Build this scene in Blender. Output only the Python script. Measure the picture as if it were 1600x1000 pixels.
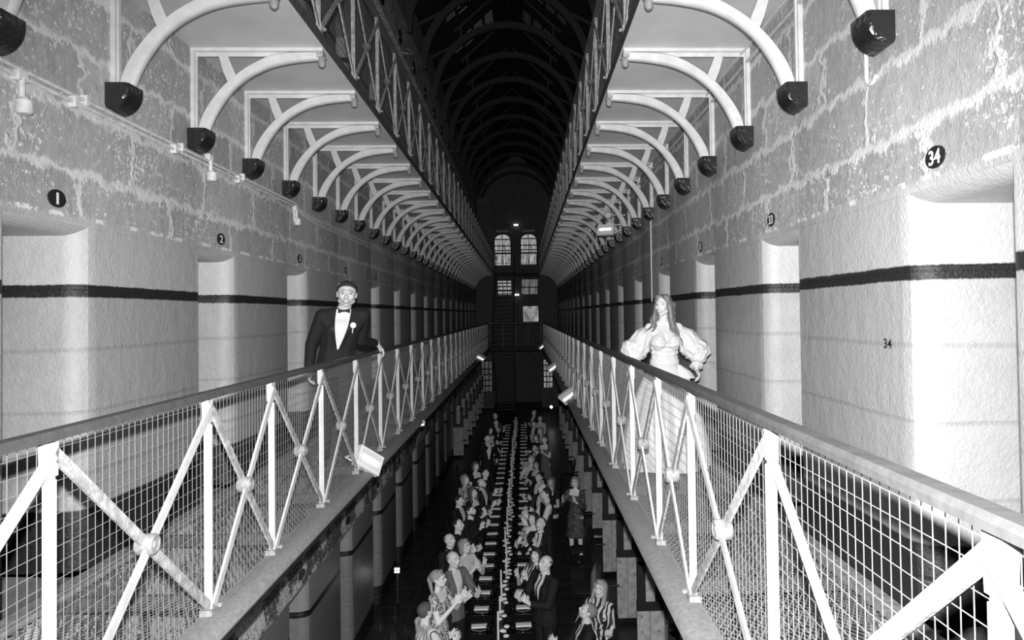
import bpy, bmesh, math, random
from mathutils import Vector, Matrix, noise as mnoise
from mathutils.bvhtree import BVHTree
R = random.Random(7)
for o in list(bpy.data.objects): bpy.data.objects.remove(o, do_unlink=True)
SC = bpy.context.scene
COL = SC.collection
PI = math.pi
V = Vector

# ------------------------------------------------------------------ camera
EYE = V((0.357, 0.0, 5.0))
yaw, pit, rol = 0.0376, 0.0186, 0.0137
Fd = V((math.sin(yaw)*math.cos(pit), math.cos(yaw)*math.cos(pit), math.sin(pit)))
R0 = V((math.cos(yaw), -math.sin(yaw), 0)); U0 = R0.cross(Fd)
Rc = R0*math.cos(rol) - U0*math.sin(rol); Uc = R0*math.sin(rol) + U0*math.cos(rol)
cd = bpy.data.cameras.new('camera'); cam = bpy.data.objects.new('camera', cd); COL.objects.link(cam)
cam.matrix_world = Matrix(((Rc.x, Uc.x, -Fd.x, EYE.x), (Rc.y, Uc.y, -Fd.y, EYE.y), (Rc.z, Uc.z, -Fd.z, EYE.z), (0, 0, 0, 1)))
cd.sensor_width = 36; cd.lens = 24.0; cd.clip_start = 0.02; cd.clip_end = 200
cd.shift_x = -58.1/1600; cd.shift_y = -29.4/1600
SC.camera = cam

# ------------------------------------------------------------------ world, flash, exposure
w = bpy.data.worlds.new('night'); SC.world = w; w.use_nodes = True
w.node_tree.nodes['Background'].inputs[0].default_value = (0.5, 0.5, 0.5, 1)
w.node_tree.nodes['Background'].inputs[1].default_value = 0.010
ld = bpy.data.lights.new('camera_flash', 'SPOT'); ld.energy = 3150; ld.shadow_soft_size = 0.022
ld.spot_size = math.radians(115); ld.spot_blend = 1.0
flash = bpy.data.objects.new('camera_flash', ld); COL.objects.link(flash); flash.location = (0.357, -0.02, 5.15)
flash.rotation_euler = (math.radians(79), 0, -yaw)
SC.view_settings.view_transform = 'Standard'; SC.view_settings.look = 'None'
SC.view_settings.gamma = 1; SC.view_settings.use_curve_mapping = False
SC.view_settings.exposure = -0.36

# ------------------------------------------------------------------ dimensions
W = 2.166        # half width of the hall at wall face
D = 1.183        # railing line
GZ = 3.566       # lower gallery walking level
UZ = 7.166       # upper gallery walking level
LV = 3.597       # storey height
Y0, S = 2.2737, 1.0144
YEND = 36.7
ORD = 'zeroth first second third fourth fifth sixth seventh eighth ninth tenth eleventh twelfth thirteenth fourteenth fifteenth sixteenth seventeenth eighteenth nineteenth twentieth'.split()
def ordn(n):
    if n <= 20: return ORD[n]
    t = {2: 'twenty', 3: 'thirty', 4: 'forty'}[n//10]
    return t+'-'+ORD[n % 10] if n % 10 else {20: 'twentieth', 30: 'thirtieth', 40: 'fortieth'}[n]
NUMW = 'zero one two three four five six seven eight nine ten eleven twelve thirteen fourteen fifteen sixteen seventeen eighteen nineteen twenty'.split()

# ------------------------------------------------------------------ materials
def nodes_of(m): return m.node_tree.nodes, m.node_tree.links
def mat(name, c, rough=0.6, spec=0.4, bump=0.0, bscale=60, var=0.0, vscale=8, metal=0, emit=0, coord='Object'):
    m = bpy.data.materials.new(name); m.use_nodes = True
    N, L = nodes_of(m); b = N['Principled BSDF']
    b.inputs['Base Color'].default_value = (c, c, c, 1)
    b.inputs['Roughness'].default_value = rough
    b.inputs['Specular IOR Level'].default_value = spec
    b.inputs['Metallic'].default_value = metal
    if emit:
        b.inputs['Emission Color'].default_value = (1, 1, 1, 1); b.inputs['Emission Strength'].default_value = emit
    if bump or var:
        tc = N.new('ShaderNodeTexCoord')
        if var:
            n = N.new('ShaderNodeTexNoise'); n.inputs['Scale'].default_value = vscale; n.inputs['Detail'].default_value = 6
            L.new(tc.outputs[coord], n.inputs['Vector'])
            r = N.new('ShaderNodeValToRGB'); lo, hi = max(0, c*(1-var)), min(1, c*(1+var))
            r.color_ramp.elements[0].position = .35; r.color_ramp.elements[1].position = .65
            r.color_ramp.elements[0].color = (lo, lo, lo, 1); r.color_ramp.elements[1].color = (hi, hi, hi, 1)
            L.new(n.outputs['Fac'], r.inputs[0]); L.new(r.outputs[0], b.inputs['Base Color'])
        if bump:
            n2 = N.new('ShaderNodeTexNoise'); n2.inputs['Scale'].default_value = bscale; n2.inputs['Detail'].default_value = 4
            L.new(tc.outputs[coord], n2.inputs['Vector'])
            bp = N.new('ShaderNodeBump'); bp.inputs['Strength'].default_value = bump; bp.inputs['Distance'].default_value = 0.01
            L.new(n2.outputs['Fac'], bp.inputs['Height']); L.new(bp.outputs[0], b.inputs['Normal'])
    return m

class NG:            # small helper to write node maths as expressions
    def __init__(s, m): s.N, s.L = nodes_of(m)
    def node(s, t, **k):
        n = s.N.new(t)
        for a, v in k.items(): setattr(n, a, v)
        return n
    def math(s, op, a, b=None, c=None, clamp=False):
        n = s.N.new('ShaderNodeMath'); n.operation = op; n.use_clamp = clamp
        for i, x in enumerate((a, b, c)):
            if x is None: continue
            if isinstance(x, (int, float)): n.inputs[i].default_value = x
            else: s.L.new(x, n.inputs[i])
        return n.outputs[0]
    def step(s, x, e, w=0.01): return s.math('DIVIDE', s.math('SUBTRACT', x, e-w/2), w, clamp=True)
    def mixv(s, f, a, b): # scalar mix
        n = s.N.new('ShaderNodeMix'); n.data_type = 'FLOAT'; n.clamp_factor = True
        for i, x in ((0, f), (2, a), (3, b)):
            if isinstance(x, (int, float)): n.inputs[i].default_value = x
            else: s.L.new(x, n.inputs[i])
        return n.outputs[0]
    def noise(s, vec, scale, detail=4, rough=0.55):
        n = s.N.new('ShaderNodeTexNoise'); n.inputs['Scale'].default_value = scale
        n.inputs['Detail'].default_value = detail; n.inputs['Roughness'].default_value = rough
        s.L.new(vec, n.inputs['Vector']); return n.outputs['Fac']
    def comb(s, x, y, z):
        n = s.N.new('ShaderNodeCombineXYZ')
        for i, v in enumerate((x, y, z)):
            if isinstance(v, (int, float)): n.inputs[i].default_value = v
            else: s.L.new(v, n.inputs[i])
        return n.outputs[0]

def wall_material():
    m = bpy.data.materials.new('limewashed_bluestone'); m.use_nodes = True
    g = NG(m); b = g.N['Principled BSDF']
    tc = g.node('ShaderNodeTexCoord'); P = tc.outputs['Object']
    sx = g.node('ShaderNodeSeparateXYZ'); g.L.new(P, sx.inputs[0]); x, y, z = sx.outputs
    zl = g.math('MODULO', g.math('ADD', z, 0.031+LV), LV)
    wob = g.math('MULTIPLY', g.math('SUBTRACT', g.noise(P, 3.0, 3), 0.5), 0.05)
    wob2 = g.math('MULTIPLY', g.math('SUBTRACT', g.noise(P, 40, 2), 0.5), 0.012)
    zz = g.math('ADD', g.math('ADD', zl, wob2), g.math('MULTIPLY', wob, 0.35))
    depth = g.math('SUBTRACT', g.math('ABSOLUTE', x), W)
    # stone courses
    d1 = g.noise(P, 2.2, 2); d2 = g.noise(P, 9, 3)
    by = g.math('ADD', y, g.math('MULTIPLY', g.math('SUBTRACT', d2, .5), 0.30))
    bz = g.math('ADD', g.math('ADD', z, 0.031-0.11), g.math('MULTIPLY', g.math('SUBTRACT', d2, .5), 0.16))
    br = g.node('ShaderNodeTexBrick'); br.offset = 0.5; br.offset_frequency = 2; br.squash = 1
    g.L.new(g.comb(by, bz, 0), br.inputs['Vector'])
    br.inputs['Scale'].default_value = 1.0; br.inputs['Mortar Size'].default_value = 0.045
    br.inputs['Mortar Smooth'].default_value = 0.9; br.inputs['Brick Width'].default_value = 1.0
    br.inputs['Row Height'].default_value = 0.3597; br.inputs['Bias'].default_value = 0
    br.inputs['Color1'].default_value = (.33, .33, .33, 1); br.inputs['Color2'].default_value = (.43, .43, .43, 1)
    br.inputs['Mortar'].default_value = (.60, .60, .60, 1)
    bw = g.node('ShaderNodeRGBToBW'); g.L.new(br.outputs['Color'], bw.inputs[0])
    morf = br.outputs['Fac']
    patch = g.noise(P, 1.7, 5, .6)
    streak = g.noise(g.comb(x, g.math('MULTIPLY', y, 9), g.math('MULTIPLY', z, 1.6)), 2.2, 5, .65)
    stone = g.math('MULTIPLY', bw.outputs[0], g.math('ADD', 0.62, g.math('MULTIPLY', g.noise(P, 14, 6, .7), 0.72)))
    stone = g.math('MULTIPLY', stone, g.math('ADD', 0.75, g.math('MULTIPLY', streak, 0.5)))
    # efflorescence around joints, white flakes
    eff = g.step(g.math('ADD', g.math('MULTIPLY', morf, 0.20), g.noise(P, 6.5, 7, .72)), 0.66, 0.07)
    stone = g.mixv(g.math('MULTIPLY', eff, 0.7), stone, 0.66)
    fl = g.step(g.math('ADD', g.noise(P, 34, 6, .75), g.math('ADD', g.math('MULTIPLY', patch, 0.35), g.math('MULTIPLY', g.math('MULTIPLY', g.math('SUBTRACT', 1, g.step(z, 3.55, .01)), g.step(g.noise(P, 3.1, 3), .5, .12)), .15))), 0.775, 0.03)
    stone = g.mixv(fl, stone, 0.75)
    isstone = g.math('MULTIPLY', g.step(zz, 2.02, 0.03), g.math('SUBTRACT', 1, g.step(depth, 0.02, 0.02)))
    # paint
    grain = g.math('ADD', 0.90, g.math('MULTIPLY', g.noise(g.comb(x, g.math('MULTIPLY', y, 3), z), 22, 4, .6), 0.2))
    up = g.math('MULTIPLY', grain, 0.44)
    course = g.math('SUBTRACT', 1, g.step(g.math('ABSOLUTE', g.math('SUBTRACT', g.math('MODULO', g.math('ADD', zl, g.math('MULTIPLY', wob, .3)), 0.36), 0.18)), 0.010, 0.012))
    lowv = g.math('MULTIPLY', g.math('SUBTRACT', g.math('MULTIPLY', grain, 0.335), g.math('MULTIPLY', course, 0.05)), g.math('ADD', .8, g.math('MULTIPLY', streak, .4)))
    c = g.mixv(g.step(zz, 1.64, 0.008), g.mixv(g.step(zz, 1.568, .008), lowv, 0.016), up)
    c = g.math('MULTIPLY', c, g.mixv(g.step(z, 3.55, .01), .62, 1.0))   # ground storey colour is darker than the storeys above
    c = g.mixv(g.math('SUBTRACT', 1, g.step(zz, 0.345, 0.012)), c, 0.018)
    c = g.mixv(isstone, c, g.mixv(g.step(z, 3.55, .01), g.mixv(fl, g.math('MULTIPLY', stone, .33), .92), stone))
    wl = g.math('MULTIPLY', g.math('SUBTRACT', 1, g.step(g.math('ABSOLUTE', g.math('SUBTRACT', zz, 2.02)), 0.012, .01)), g.step(g.noise(P, 5, 5, .7), .53, .03))
    c = g.mixv(g.math('MULTIPLY', wl, g.math('SUBTRACT', 1, g.step(depth, 0.02, 0.02))), c, 0.75)
    cc = g.comb(c, c, c)
    g.L.new(cc, b.inputs['Base Color'])
    b.inputs['Roughness'].default_value = 0.42; b.inputs['Specular IOR Level'].default_value = 0.45
    g.L.new(g.mixv(isstone, 0.40, 0.75), b.inputs['Roughness'])
    h = g.math('ADD', g.math('MULTIPLY', g.noise(g.comb(x, g.math('MULTIPLY', y, 1.3), z), 55, 5, .65), 0.62), g.math('MULTIPLY', g.noise(P, 9, 4, .6), 0.9))
    h = g.math('ADD', h, g.math('MULTIPLY', g.math('MULTIPLY', morf, isstone), 0.5))
    h = g.math('SUBTRACT', h, g.math('MULTIPLY', course, g.math('SUBTRACT', .35, g.math('MULTIPLY', isstone, .35))))
    bp = g.node('ShaderNodeBump'); bp.inputs['Strength'].default_value = 0.62; bp.inputs['Distance'].default_value = 0.016
    g.L.new(h, bp.inputs['Height']); g.L.new(bp.outputs[0], b.inputs['Normal'])
    return m

def grating_material():
    m = bpy.data.materials.new('expanded_metal_grating'); m.use_nodes = True
    g = NG(m); b = g.N['Principled BSDF']
    tc = g.node('ShaderNodeTexCoord'); sx = g.node('ShaderNodeSeparateXYZ'); g.L.new(tc.outputs['Object'], sx.inputs[0]); x, y, z = sx.outputs
    px, py = 0.036, 0.062
    def tri(sgn):
        a = g.math('ADD', g.math('DIVIDE', x, px), g.math('MULTIPLY', g.math('DIVIDE', y, py), sgn))
        return g.math('ABSOLUTE', g.math('SUBTRACT', g.math('FRACT', g.math('ADD', a, 500)), 0.5))
    mx = g.math('MAXIMUM', tri(1), tri(-1))
    strand = g.step(mx, 0.40, 0.02)
    b.inputs['Base Color'].default_value = (.30, .30, .30, 1); b.inputs['Roughness'].default_value = 0.5
    tr = g.node('ShaderNodeBsdfTransparent'); ms = g.node('ShaderNodeMixShader')
    g.L.new(strand, ms.inputs[0]); g.L.new(tr.outputs[0], ms.inputs[1]); g.L.new(b.outputs[0], ms.inputs[2])
    g.L.new(ms.outputs[0], g.N['Material Output'].inputs[0])
    return m

def stripe_material(name, base, line, period, width, axis=0, rough=.7):
    m = bpy.data.materials.new(name); m.use_nodes = True
    g = NG(m); b = g.N['Principled BSDF']
    tc = g.node('ShaderNodeTexCoord'); sx = g.node('ShaderNodeSeparateXYZ'); g.L.new(tc.outputs['Object'], sx.inputs[0])
    a = g.math('FRACT', g.math('ADD', g.math('DIVIDE', sx.outputs[axis], period), 500))
    f = g.step(a, 1-width, 0.04)
    c = g.mixv(f, base, line); g.L.new(g.comb(c, c, c), b.inputs['Base Color']); b.inputs['Roughness'].default_value = rough
    return m
def pattern_material(name, a, c2, scale, thr=.5, w=.04, kind='noise', rough=.7):
    m = bpy.data.materials.new(name); m.use_nodes = True
    g = NG(m); b = g.N['Principled BSDF']
    tc = g.node('ShaderNodeTexCoord')
    if kind == 'noise':
        n = g.node('ShaderNodeTexNoise'); n.inputs['Scale'].default_value = scale; n.inputs['Detail'].default_value = 2; n.inputs['Distortion'].default_value = 1.5
        g.L.new(tc.outputs['Object'], n.inputs['Vector']); s = n.outputs['Fac']
    elif kind == 'wave':
        n = g.node('ShaderNodeTexWave'); n.inputs['Scale'].default_value = scale; n.inputs['Distortion'].default_value = 9; n.inputs['Detail'].default_value = 1.5
        g.L.new(tc.outputs['Object'], n.inputs['Vector']); s = n.outputs['Fac']
    else:
        n = g.node('ShaderNodeTexVoronoi'); n.inputs['Scale'].default_value = scale
        g.L.new(tc.outputs['Object'], n.inputs['Vector']); s = n.outputs['Distance']
    c = g.mixv(g.step(s, thr, w), a, c2); g.L.new(g.comb(c, c, c), b.inputs['Base Color']); b.inputs['Roughness'].default_value = rough
    return m

MT = dict(iron_br=mat('bracket_paint', .57, .45, .35, .2, 25, .08, 10),skin_groom=mat('skin_groom', .58, .5, .35),
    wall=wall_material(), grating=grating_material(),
    iron=mat('painted_iron', .47, .45, .4, .25, 25, .10, 10),
    iron_old=mat('worn_painted_iron', .36, .5, .4, .4, 40, .28, 30),
    iron_dark=mat('dark_painted_iron', .10, .5, .4, .3, 40, .3, 25),
    upper_iron=mat('grey_painted_iron', .34, .5, .4, .3, 40, .3, 30),
    soffit=mat('painted_soffit', .60, .5, .3, .12, 4, .07, 3),
    black=mat('black_gloss_paint', .014, .25, .7, 1.0, 30),
    rail=mat('handrail_paint', .07, .5, .25, .2, 30, .12, 18),
    boss=mat('boss_iron', .24, .6, .25, .1, 30, .2, 40),
    wire=mat('galvanised_wire', .24, .4, .5),
    kerb=mat('worn_kerb_concrete', .22, .65, .2, .08, 160, .15, 40),
    kerb_dark=mat('kerb_shadow_black', .018, .7, .3, .4, 30, .4, 14),  # near-black, holds the shadow below the kerb as colour
    strip=mat('steel_edge_strip', .30, .5, .4, .2, 30, .3, 20),
    pipe=mat('painted_conduit', .62, .45, .4, .1, 40, .15, 20),
    floor=mat('dark_slate_floor', .020, .38, .5, .3, 12, .4, 5),
    joint=mat('floor_joint', .06, .7, .3),
    roof=mat('roof_boards', .035, .8, .2, .2, 10, .3, 3),
    rib=mat('roof_rib', .055, .7, .2), plate=mat('wall_plate_paint', .55, .6, .3, .3, 12, .35, 7),
    end=mat('end_wall_render', .15, .7, .3, .2, 8, .15, 4),
    frame=mat('window_frame_paint', .03, .6, .3),
    skin=mat('skin', .90, .5, .35), skin2=mat('skin_tanned', .76, .5, .35), skin3=mat('skin_pale', .60, .5, .3),
    hair_dark=mat('hair_dark', .035, .5, .4, .8, 120, .3, 90), hair_mid=mat('hair_brown', .13, .45, .5, .8, 120, .35, 90),
    hair_fair=mat('hair_fair', .42, .45, .5, .8, 120, .3, 90), hair_grey=mat('hair_grey', .28, .5, .4, .8, 120, .3, 90),
    hair_bride=None,
    suit=mat('black_suit_cloth', .018, .75, .2, .2, 200), suit2=mat('charcoal_suit_cloth', .04, .8, .2), lapel=mat('satin_lapel', .010, .35, .5),
    grey=mat('grey_cloth', .16, .8, .2, .2, 100), white=mat('white_shirt_cloth', .74, .7, .2, .3, 25), dark=mat('dark_cloth', .022, .8, .2),
    teeth=mat('teeth', .85, .3, .5), eyew=mat('eye_white', .7, .3, .5), eyed=mat('eye_iris', .02, .2, .6), lip=mat('lips', .26, .5, .4),
    glass_frame=mat('glasses_frame', .02, .3, .5), satin=mat('ivory_satin', .60, .36, .4, .35, 9), satin_in=mat('satin_shadow', .60, .5, .3),
    wood=mat('bentwood_black', .015, .3, .5), seat=mat('chair_seat', .03, .6, .3),
    cloth=mat('black_tablecloth', .010, .75, .2, .2, 60), card=mat('menu_card', .92, .7, .2), plate_c=mat('dark_plate', .03, .2, .6),
    wax=mat('white_wax', .85, .5, .3), petal=mat('white_petals', .93, .6, .2), leaf=mat('dark_leaf', .05, .6, .3), brass=mat('candlestick_metal', .12, .25, .6, metal=.8),
    steel=mat('cutlery_steel', .6, .2, .6, metal=1), lampbody=mat('floodlight_body', .72, .45, .4), lampdark=mat('fixture_dark', .05, .5, .4),
    lampglow=mat('floodlight_glass', .9, .2, .5, emit=2.5), glow=mat('lamp_glow', .9, .3, .5, emit=14), glow2=mat('lamp_glow_soft', .9, .3, .5, emit=5),
    doorp=mat('iron_door_paint', .40, .55, .3, .3, 30, .22, 10), doorb=mat('iron_door_black', .014, .5, .4, .3, 20), rivet=mat('rivet', .06, .4, .5),
    coat=mat('hung_coat', .10, .85, .2), digit=mat('sign_white', .72, .6, .3), pale=mat('pale_patch', .8, .6, .3),
    stripes=stripe_material('striped_shirt', .88, .06, .060, .16), floral=pattern_material('floral_cloth', .75, .12, 26, .5, .05),
    swirl=pattern_material('swirl_blouse', .72, .02, 5, .5, .06, 'wave'), lace=pattern_material('dark_lace', .03, .14, 30, .5, .05, 'noise'),
    tile=mat('stair_tread', .10, .6, .4),
)
gm = bpy.data.materials.new('clear_glass'); gm.use_nodes = True
_b = gm.node_tree.nodes['Principled BSDF']; _b.inputs['Transmission Weight'].default_value = 1; _b.inputs['Roughness'].default_value = .02; _b.inputs['IOR'].default_value = 1.3
MT['glass'] = gm
def hair_strands(name, lo, hi):
    m = bpy.data.materials.new(name); m.use_nodes = True
    g = NG(m); b = g.N['Principled BSDF']; tc = g.node('ShaderNodeTexCoord')
    sx = g.node('ShaderNodeSeparateXYZ'); g.L.new(tc.outputs['Object'], sx.inputs[0]); x, y, z = sx.outputs
    n = g.noise(g.comb(g.math('MULTIPLY', x, 5), g.math('MULTIPLY', y, 5), z), 22, 4, .6)
    c = g.mixv(g.step(n, .5, .35), lo, hi); g.L.new(g.comb(c, c, c), b.inputs['Base Color']); b.inputs['Roughness'].default_value = .42
    bp = g.node('ShaderNodeBump'); bp.inputs['Strength'].default_value = .7; bp.inputs['Distance'].default_value = .006
    g.L.new(n, bp.inputs['Height']); g.L.new(bp.outputs[0], b.inputs['Normal'])
    return m
MT['hair_bride'] = hair_strands('hair_long_waves', .07, .24)
def window_glow(name, strength, scale=6):
    m = bpy.data.materials.new(name); m.use_nodes = True
    g = NG(m); b = g.N['Principled BSDF']; tc = g.node('ShaderNodeTexCoord')
    sx = g.node('ShaderNodeSeparateXYZ'); g.L.new(tc.outputs['Object'], sx.inputs[0]); x, y, z = sx.outputs
    n = g.noise(g.comb(g.math('MULTIPLY', x, scale), 0, g.math('MULTIPLY', z, .6)), 2.5, 3, .6)
    b.inputs['Base Color'].default_value = (.2, .2, .2, 1)
    g.L.new(g.math('MULTIPLY', g.math('MAXIMUM', .06, g.math('MULTIPLY', g.math('SUBTRACT', n, .30), 4.2)), strength), b.inputs['Emission Strength'])
    b.inputs['Emission Color'].default_value = (1, 1, 1, 1)
    return m
MT['winglow'] = window_glow('curtained_window_light', .42); MT['windim'] = window_glow('dim_window_light', .16)

# ------------------------------------------------------------------ mesh helpers
class M:
    def __init__(s): s.v = []; s.f = []
    def add(s, vs, fs):
        n = len(s.v); s.v += [tuple(p) for p in vs]; s.f += [tuple(i+n for i in f) for f in fs]; return s
    def box(s, x0, x1, y0, y1, z0, z1):
        x0, x1 = min(x0, x1), max(x0, x1); y0, y1 = min(y0, y1), max(y0, y1); z0, z1 = min(z0, z1), max(z0, z1)
        return s.add([(x0, y0, z0), (x1, y0, z0), (x1, y1, z0), (x0, y1, z0), (x0, y0, z1), (x1, y0, z1), (x1, y1, z1), (x0, y1, z1)],
                     [(0, 3, 2, 1), (4, 5, 6, 7), (0, 1, 5, 4), (1, 2, 6, 5), (2, 3, 7, 6), (3, 0, 4, 7)])
    def loft(s, rings, closed=False, cap=True):
        n = len(rings[0]); vs = [p for r in rings for p in r]; fs = []
        m = len(rings)
        for i in range(m-1 if not closed else m):
            j = (i+1) % m
            for k in range(n):
                l = (k+1) % n; fs.append((i*n+k, i*n+l, j*n+l, j*n+k))
        if cap and not closed:
            fs.append(tuple(range(n))[::-1]); fs.append(tuple((m-1)*n+k for k in range(n)))
        return s.add(vs, fs)
    def prism(s, poly, axis, a, b):      # poly of 2-tuples; axis 'y': (x,z) extruded in y ; 'x': (y,z) ; 'z': (x,y)
        def P(p, t): return (p[0], t, p[1]) if axis == 'y' else (t, p[0], p[1]) if axis == 'x' else (p[0], p[1], t)
        return s.loft([[P(p, a) for p in poly], [P(p, b) for p in poly]])
    def tube(s, pts, r, n=8, closed=False):
        pts = [V(p) for p in pts]; m = len(pts); rings = []; prev = None
        for i in range(m):
            if closed: t = (pts[(i+1) % m]-pts[i-1]).normalized()
            else: t = (pts[min(i+1, m-1)]-pts[max(i-1, 0)]).normalized()
            if prev is None: u = t.orthogonal().normalized()
            else: u = (prev - t*prev.dot(t)).normalized()
            prev = u; w_ = t.cross(u); rr = r[i] if isinstance(r, (list, tuple)) else r
            rings.append([pts[i]+(u*math.cos(2*PI*k/n)+w_*math.sin(2*PI*k/n))*rr for k in range(n)])
        return s.loft(rings, closed=closed)
    def bar(s, a, b, w_, h, side):       # rectangular bar from a to b; side = vector of width w_
        a, b, side = V(a), V(b), V(side).normalized(); t = (b-a).normalized(); side = (side-t*side.dot(t)).normalized(); o = t.cross(side)
        R_ = lambda p: [p+side*w_/2+o*h/2, p-side*w_/2+o*h/2, p-side*w_/2-o*h/2, p+side*w_/2-o*h/2]
        return s.loft([R_(a), R_(b)])
    def lathe(s, prof, c=(0, 0, 0), n=16, ax='z'):
        rings = []
        for r, h in prof:
            ring = []
            for k in range(n):
                a = 2*PI*k/n; p = (r*math.cos(a), r*math.sin(a), h)
                if ax == 'x': p = (h, r*math.cos(a), r*math.sin(a))
                if ax == 'y': p = (r*math.cos(a), h, r*math.sin(a))
                ring.append((p[0]+c[0], p[1]+c[1], p[2]+c[2]))
            rings.append(ring)
        return s.loft(rings)
    def ell(s, c, r, n=10, m=7):
        rings = []
        for i in range(m+1):
            t = PI*i/m; rr = max(math.sin(t), .02)
            rings.append([(c[0]+r[0]*rr*math.cos(2*PI*k/n), c[1]+r[1]*rr*math.sin(2*PI*k/n), c[2]-r[2]*math.cos(t)) for k in range(n)])
        return s.loft(rings)
    def mesh(s, name, mt, ang=35):
        me = bpy.data.meshes.new(name); me.from_pydata(s.v, [], s.f); me.update()
        bm = bmesh.new(); bm.from_mesh(me); bmesh.ops.recalc_face_normals(bm, faces=bm.faces); bm.to_mesh(me); bm.free()
        me.polygons.foreach_set('use_smooth', [True]*len(me.polygons)); me.set_sharp_from_angle(angle=math.radians(ang))
        me.materials.append(mt); return me
    def obj(s, name, mt, parent=None, ang=35): return link(name, s.mesh(name, mt, ang), parent)
def link(name, me, parent=None, loc=None):
    o = bpy.data.objects.new(name, me); COL.objects.link(o)
    if parent is not None: o.parent = parent
    if loc is not None: o.location = loc
    return o
def tag(o, label=None, cat=None, group=None, kind=None):
    if label: o['label'] = label
    if cat: o['category'] = cat
    if group: o['group'] = group
    if kind: o['kind'] = kind
    return o
def empty(name, loc, rz=0):
    o = bpy.data.objects.new(name, None); COL.objects.link(o); o.location = loc; o.rotation_euler = (0, 0, rz); o.empty_display_size = .1; return o
def kids(o): return [c for c in bpy.data.objects if c.parent == o]
def copy_tree(o, parent=None, tree=None):
    c = o.copy(); COL.objects.link(c); c.parent = parent
    for ch in o.children: copy_tree(ch, c)
    return c
def struct(o): o['kind'] = 'structure'; return o

# ================================================================== SETTING
# ---- side walls with three storeys of cell doorways, rounded jambs
NEAR = {-1: (3.36, 4.13, 2.0075), 1: (2.40, 3.20, 1.981)}     # outer near edge, outer far edge of the first doorway, pitch
def doorways(s):
    a, b, p = NEAR[s]; return [(a+p*k, b+p*k) for k in range(17) if b+p*k < YEND-.2]
def build_wall(s):
    m = M(); steps = 7; r = .125
    prof = [(r*math.sin(PI/2*i/steps), r*(1-math.cos(PI/2*i/steps))) for i in range(steps+1)]+[(r, .72)]
    X = lambda d: s*(W+d)
    for l in range(3):
        b = -0.031+l*LV; t = b+LV if l < 2 else 12.38; ot = b+2.02
        ys = -4.0
        for (yn, yf) in doorways(s):
            m.add([(X(0), ys, b), (X(0), yn, b), (X(0), yn, t), (X(0), ys, t)], [(0, 1, 2, 3)])
            m.add([(X(0), yn, ot), (X(0), yf, ot), (X(0), yf, t), (X(0), yn, t)], [(0, 1, 2, 3)])
            loops = [[(X(d), yn+a, b), (X(d), yn+a, ot-a*.8), (X(d), yf-a, ot-a*.8), (X(d), yf-a, b)] for a, d in prof]
            vs = [p for L_ in loops for p in L_]; fs = []
            for i in range(len(loops)-1):
                for k in range(3): fs.append((i*4+k, i*4+k+1, i*4+5+k, i*4+4+k))
            n = (len(loops)-1)*4; m.add(vs, fs+[(n, n+1, n+2, n+3)])
            ys = yf
        m.add([(X(0), ys, b), (X(0), YEND, b), (X(0), YEND, t), (X(0), ys, t)], [(0, 1, 2, 3)])
    m.add([(X(0), YEND, -.03), (X(0), YEND+6, -.03), (X(0), YEND+6, 12.38), (X(0), YEND, 12.38)], [(0, 1, 2, 3)])
    m.box(X(.73), X(.85), -4, YEND+6, -.03, 11.9)
    me = bpy.data.meshes.new('wall'); me.from_pydata(m.v, [], m.f); me.update()
    bm = bmesh.new(); bm.from_mesh(me); bmesh.ops.remove_doubles(bm, verts=bm.verts, dist=1e-5)
    bmesh.ops.recalc_face_normals(bm, faces=bm.faces)
    for f in bm.faces:      # everything turns its face to the hall or into the doorway
        c = f.calc_center_median(); q = V((0, c.y, c.z))
        if abs(f.normal.x) > .9 and f.normal.x*s > 0 and abs(c.x) < W+.01: f.normal_flip()
    bm.to_mesh(me); bm.free()
    me.polygons.foreach_set('use_smooth', [abs(p.center.x) > W+1e-4 for p in me.polygons]); me.set_sharp_from_angle(angle=math.radians(32))
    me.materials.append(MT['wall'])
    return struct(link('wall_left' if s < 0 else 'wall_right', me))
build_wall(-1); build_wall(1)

# ---- ground floor of slate slabs
m = M(); m.box(-W-.85, W+.85, -4, YEND+6, -.25, 0)
fl = m.obj('floor', MT['floor']); struct(fl)
m = M()
for s in (-1, 1):
    m.box(s*1.62-.006, s*1.62+.006, -4, YEND, .0, .0015)
yy = 1.0
while yy < YEND:
    for s in (-1, 1): m.box(s*.75, s*2.16, yy-.005, yy+.005, 0, .0015)
    yy += .78
jt = m.obj('floor_joints', MT['joint'], fl)

# ---- end wall, landings, stairs
YB = 39.2
m = M()
zt = 14.3
m.box(-W, W, YB, YB+.3, -.03, zt)
struct(m.obj('wall_back', MT['end']))
m = M()
for s in (-1, 1): m.box(s*1.26, s*(W+.1), YEND, YEND+.35, -.03, 11.3)
struct(m.obj('wall_end_piers', MT['end']))

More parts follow.
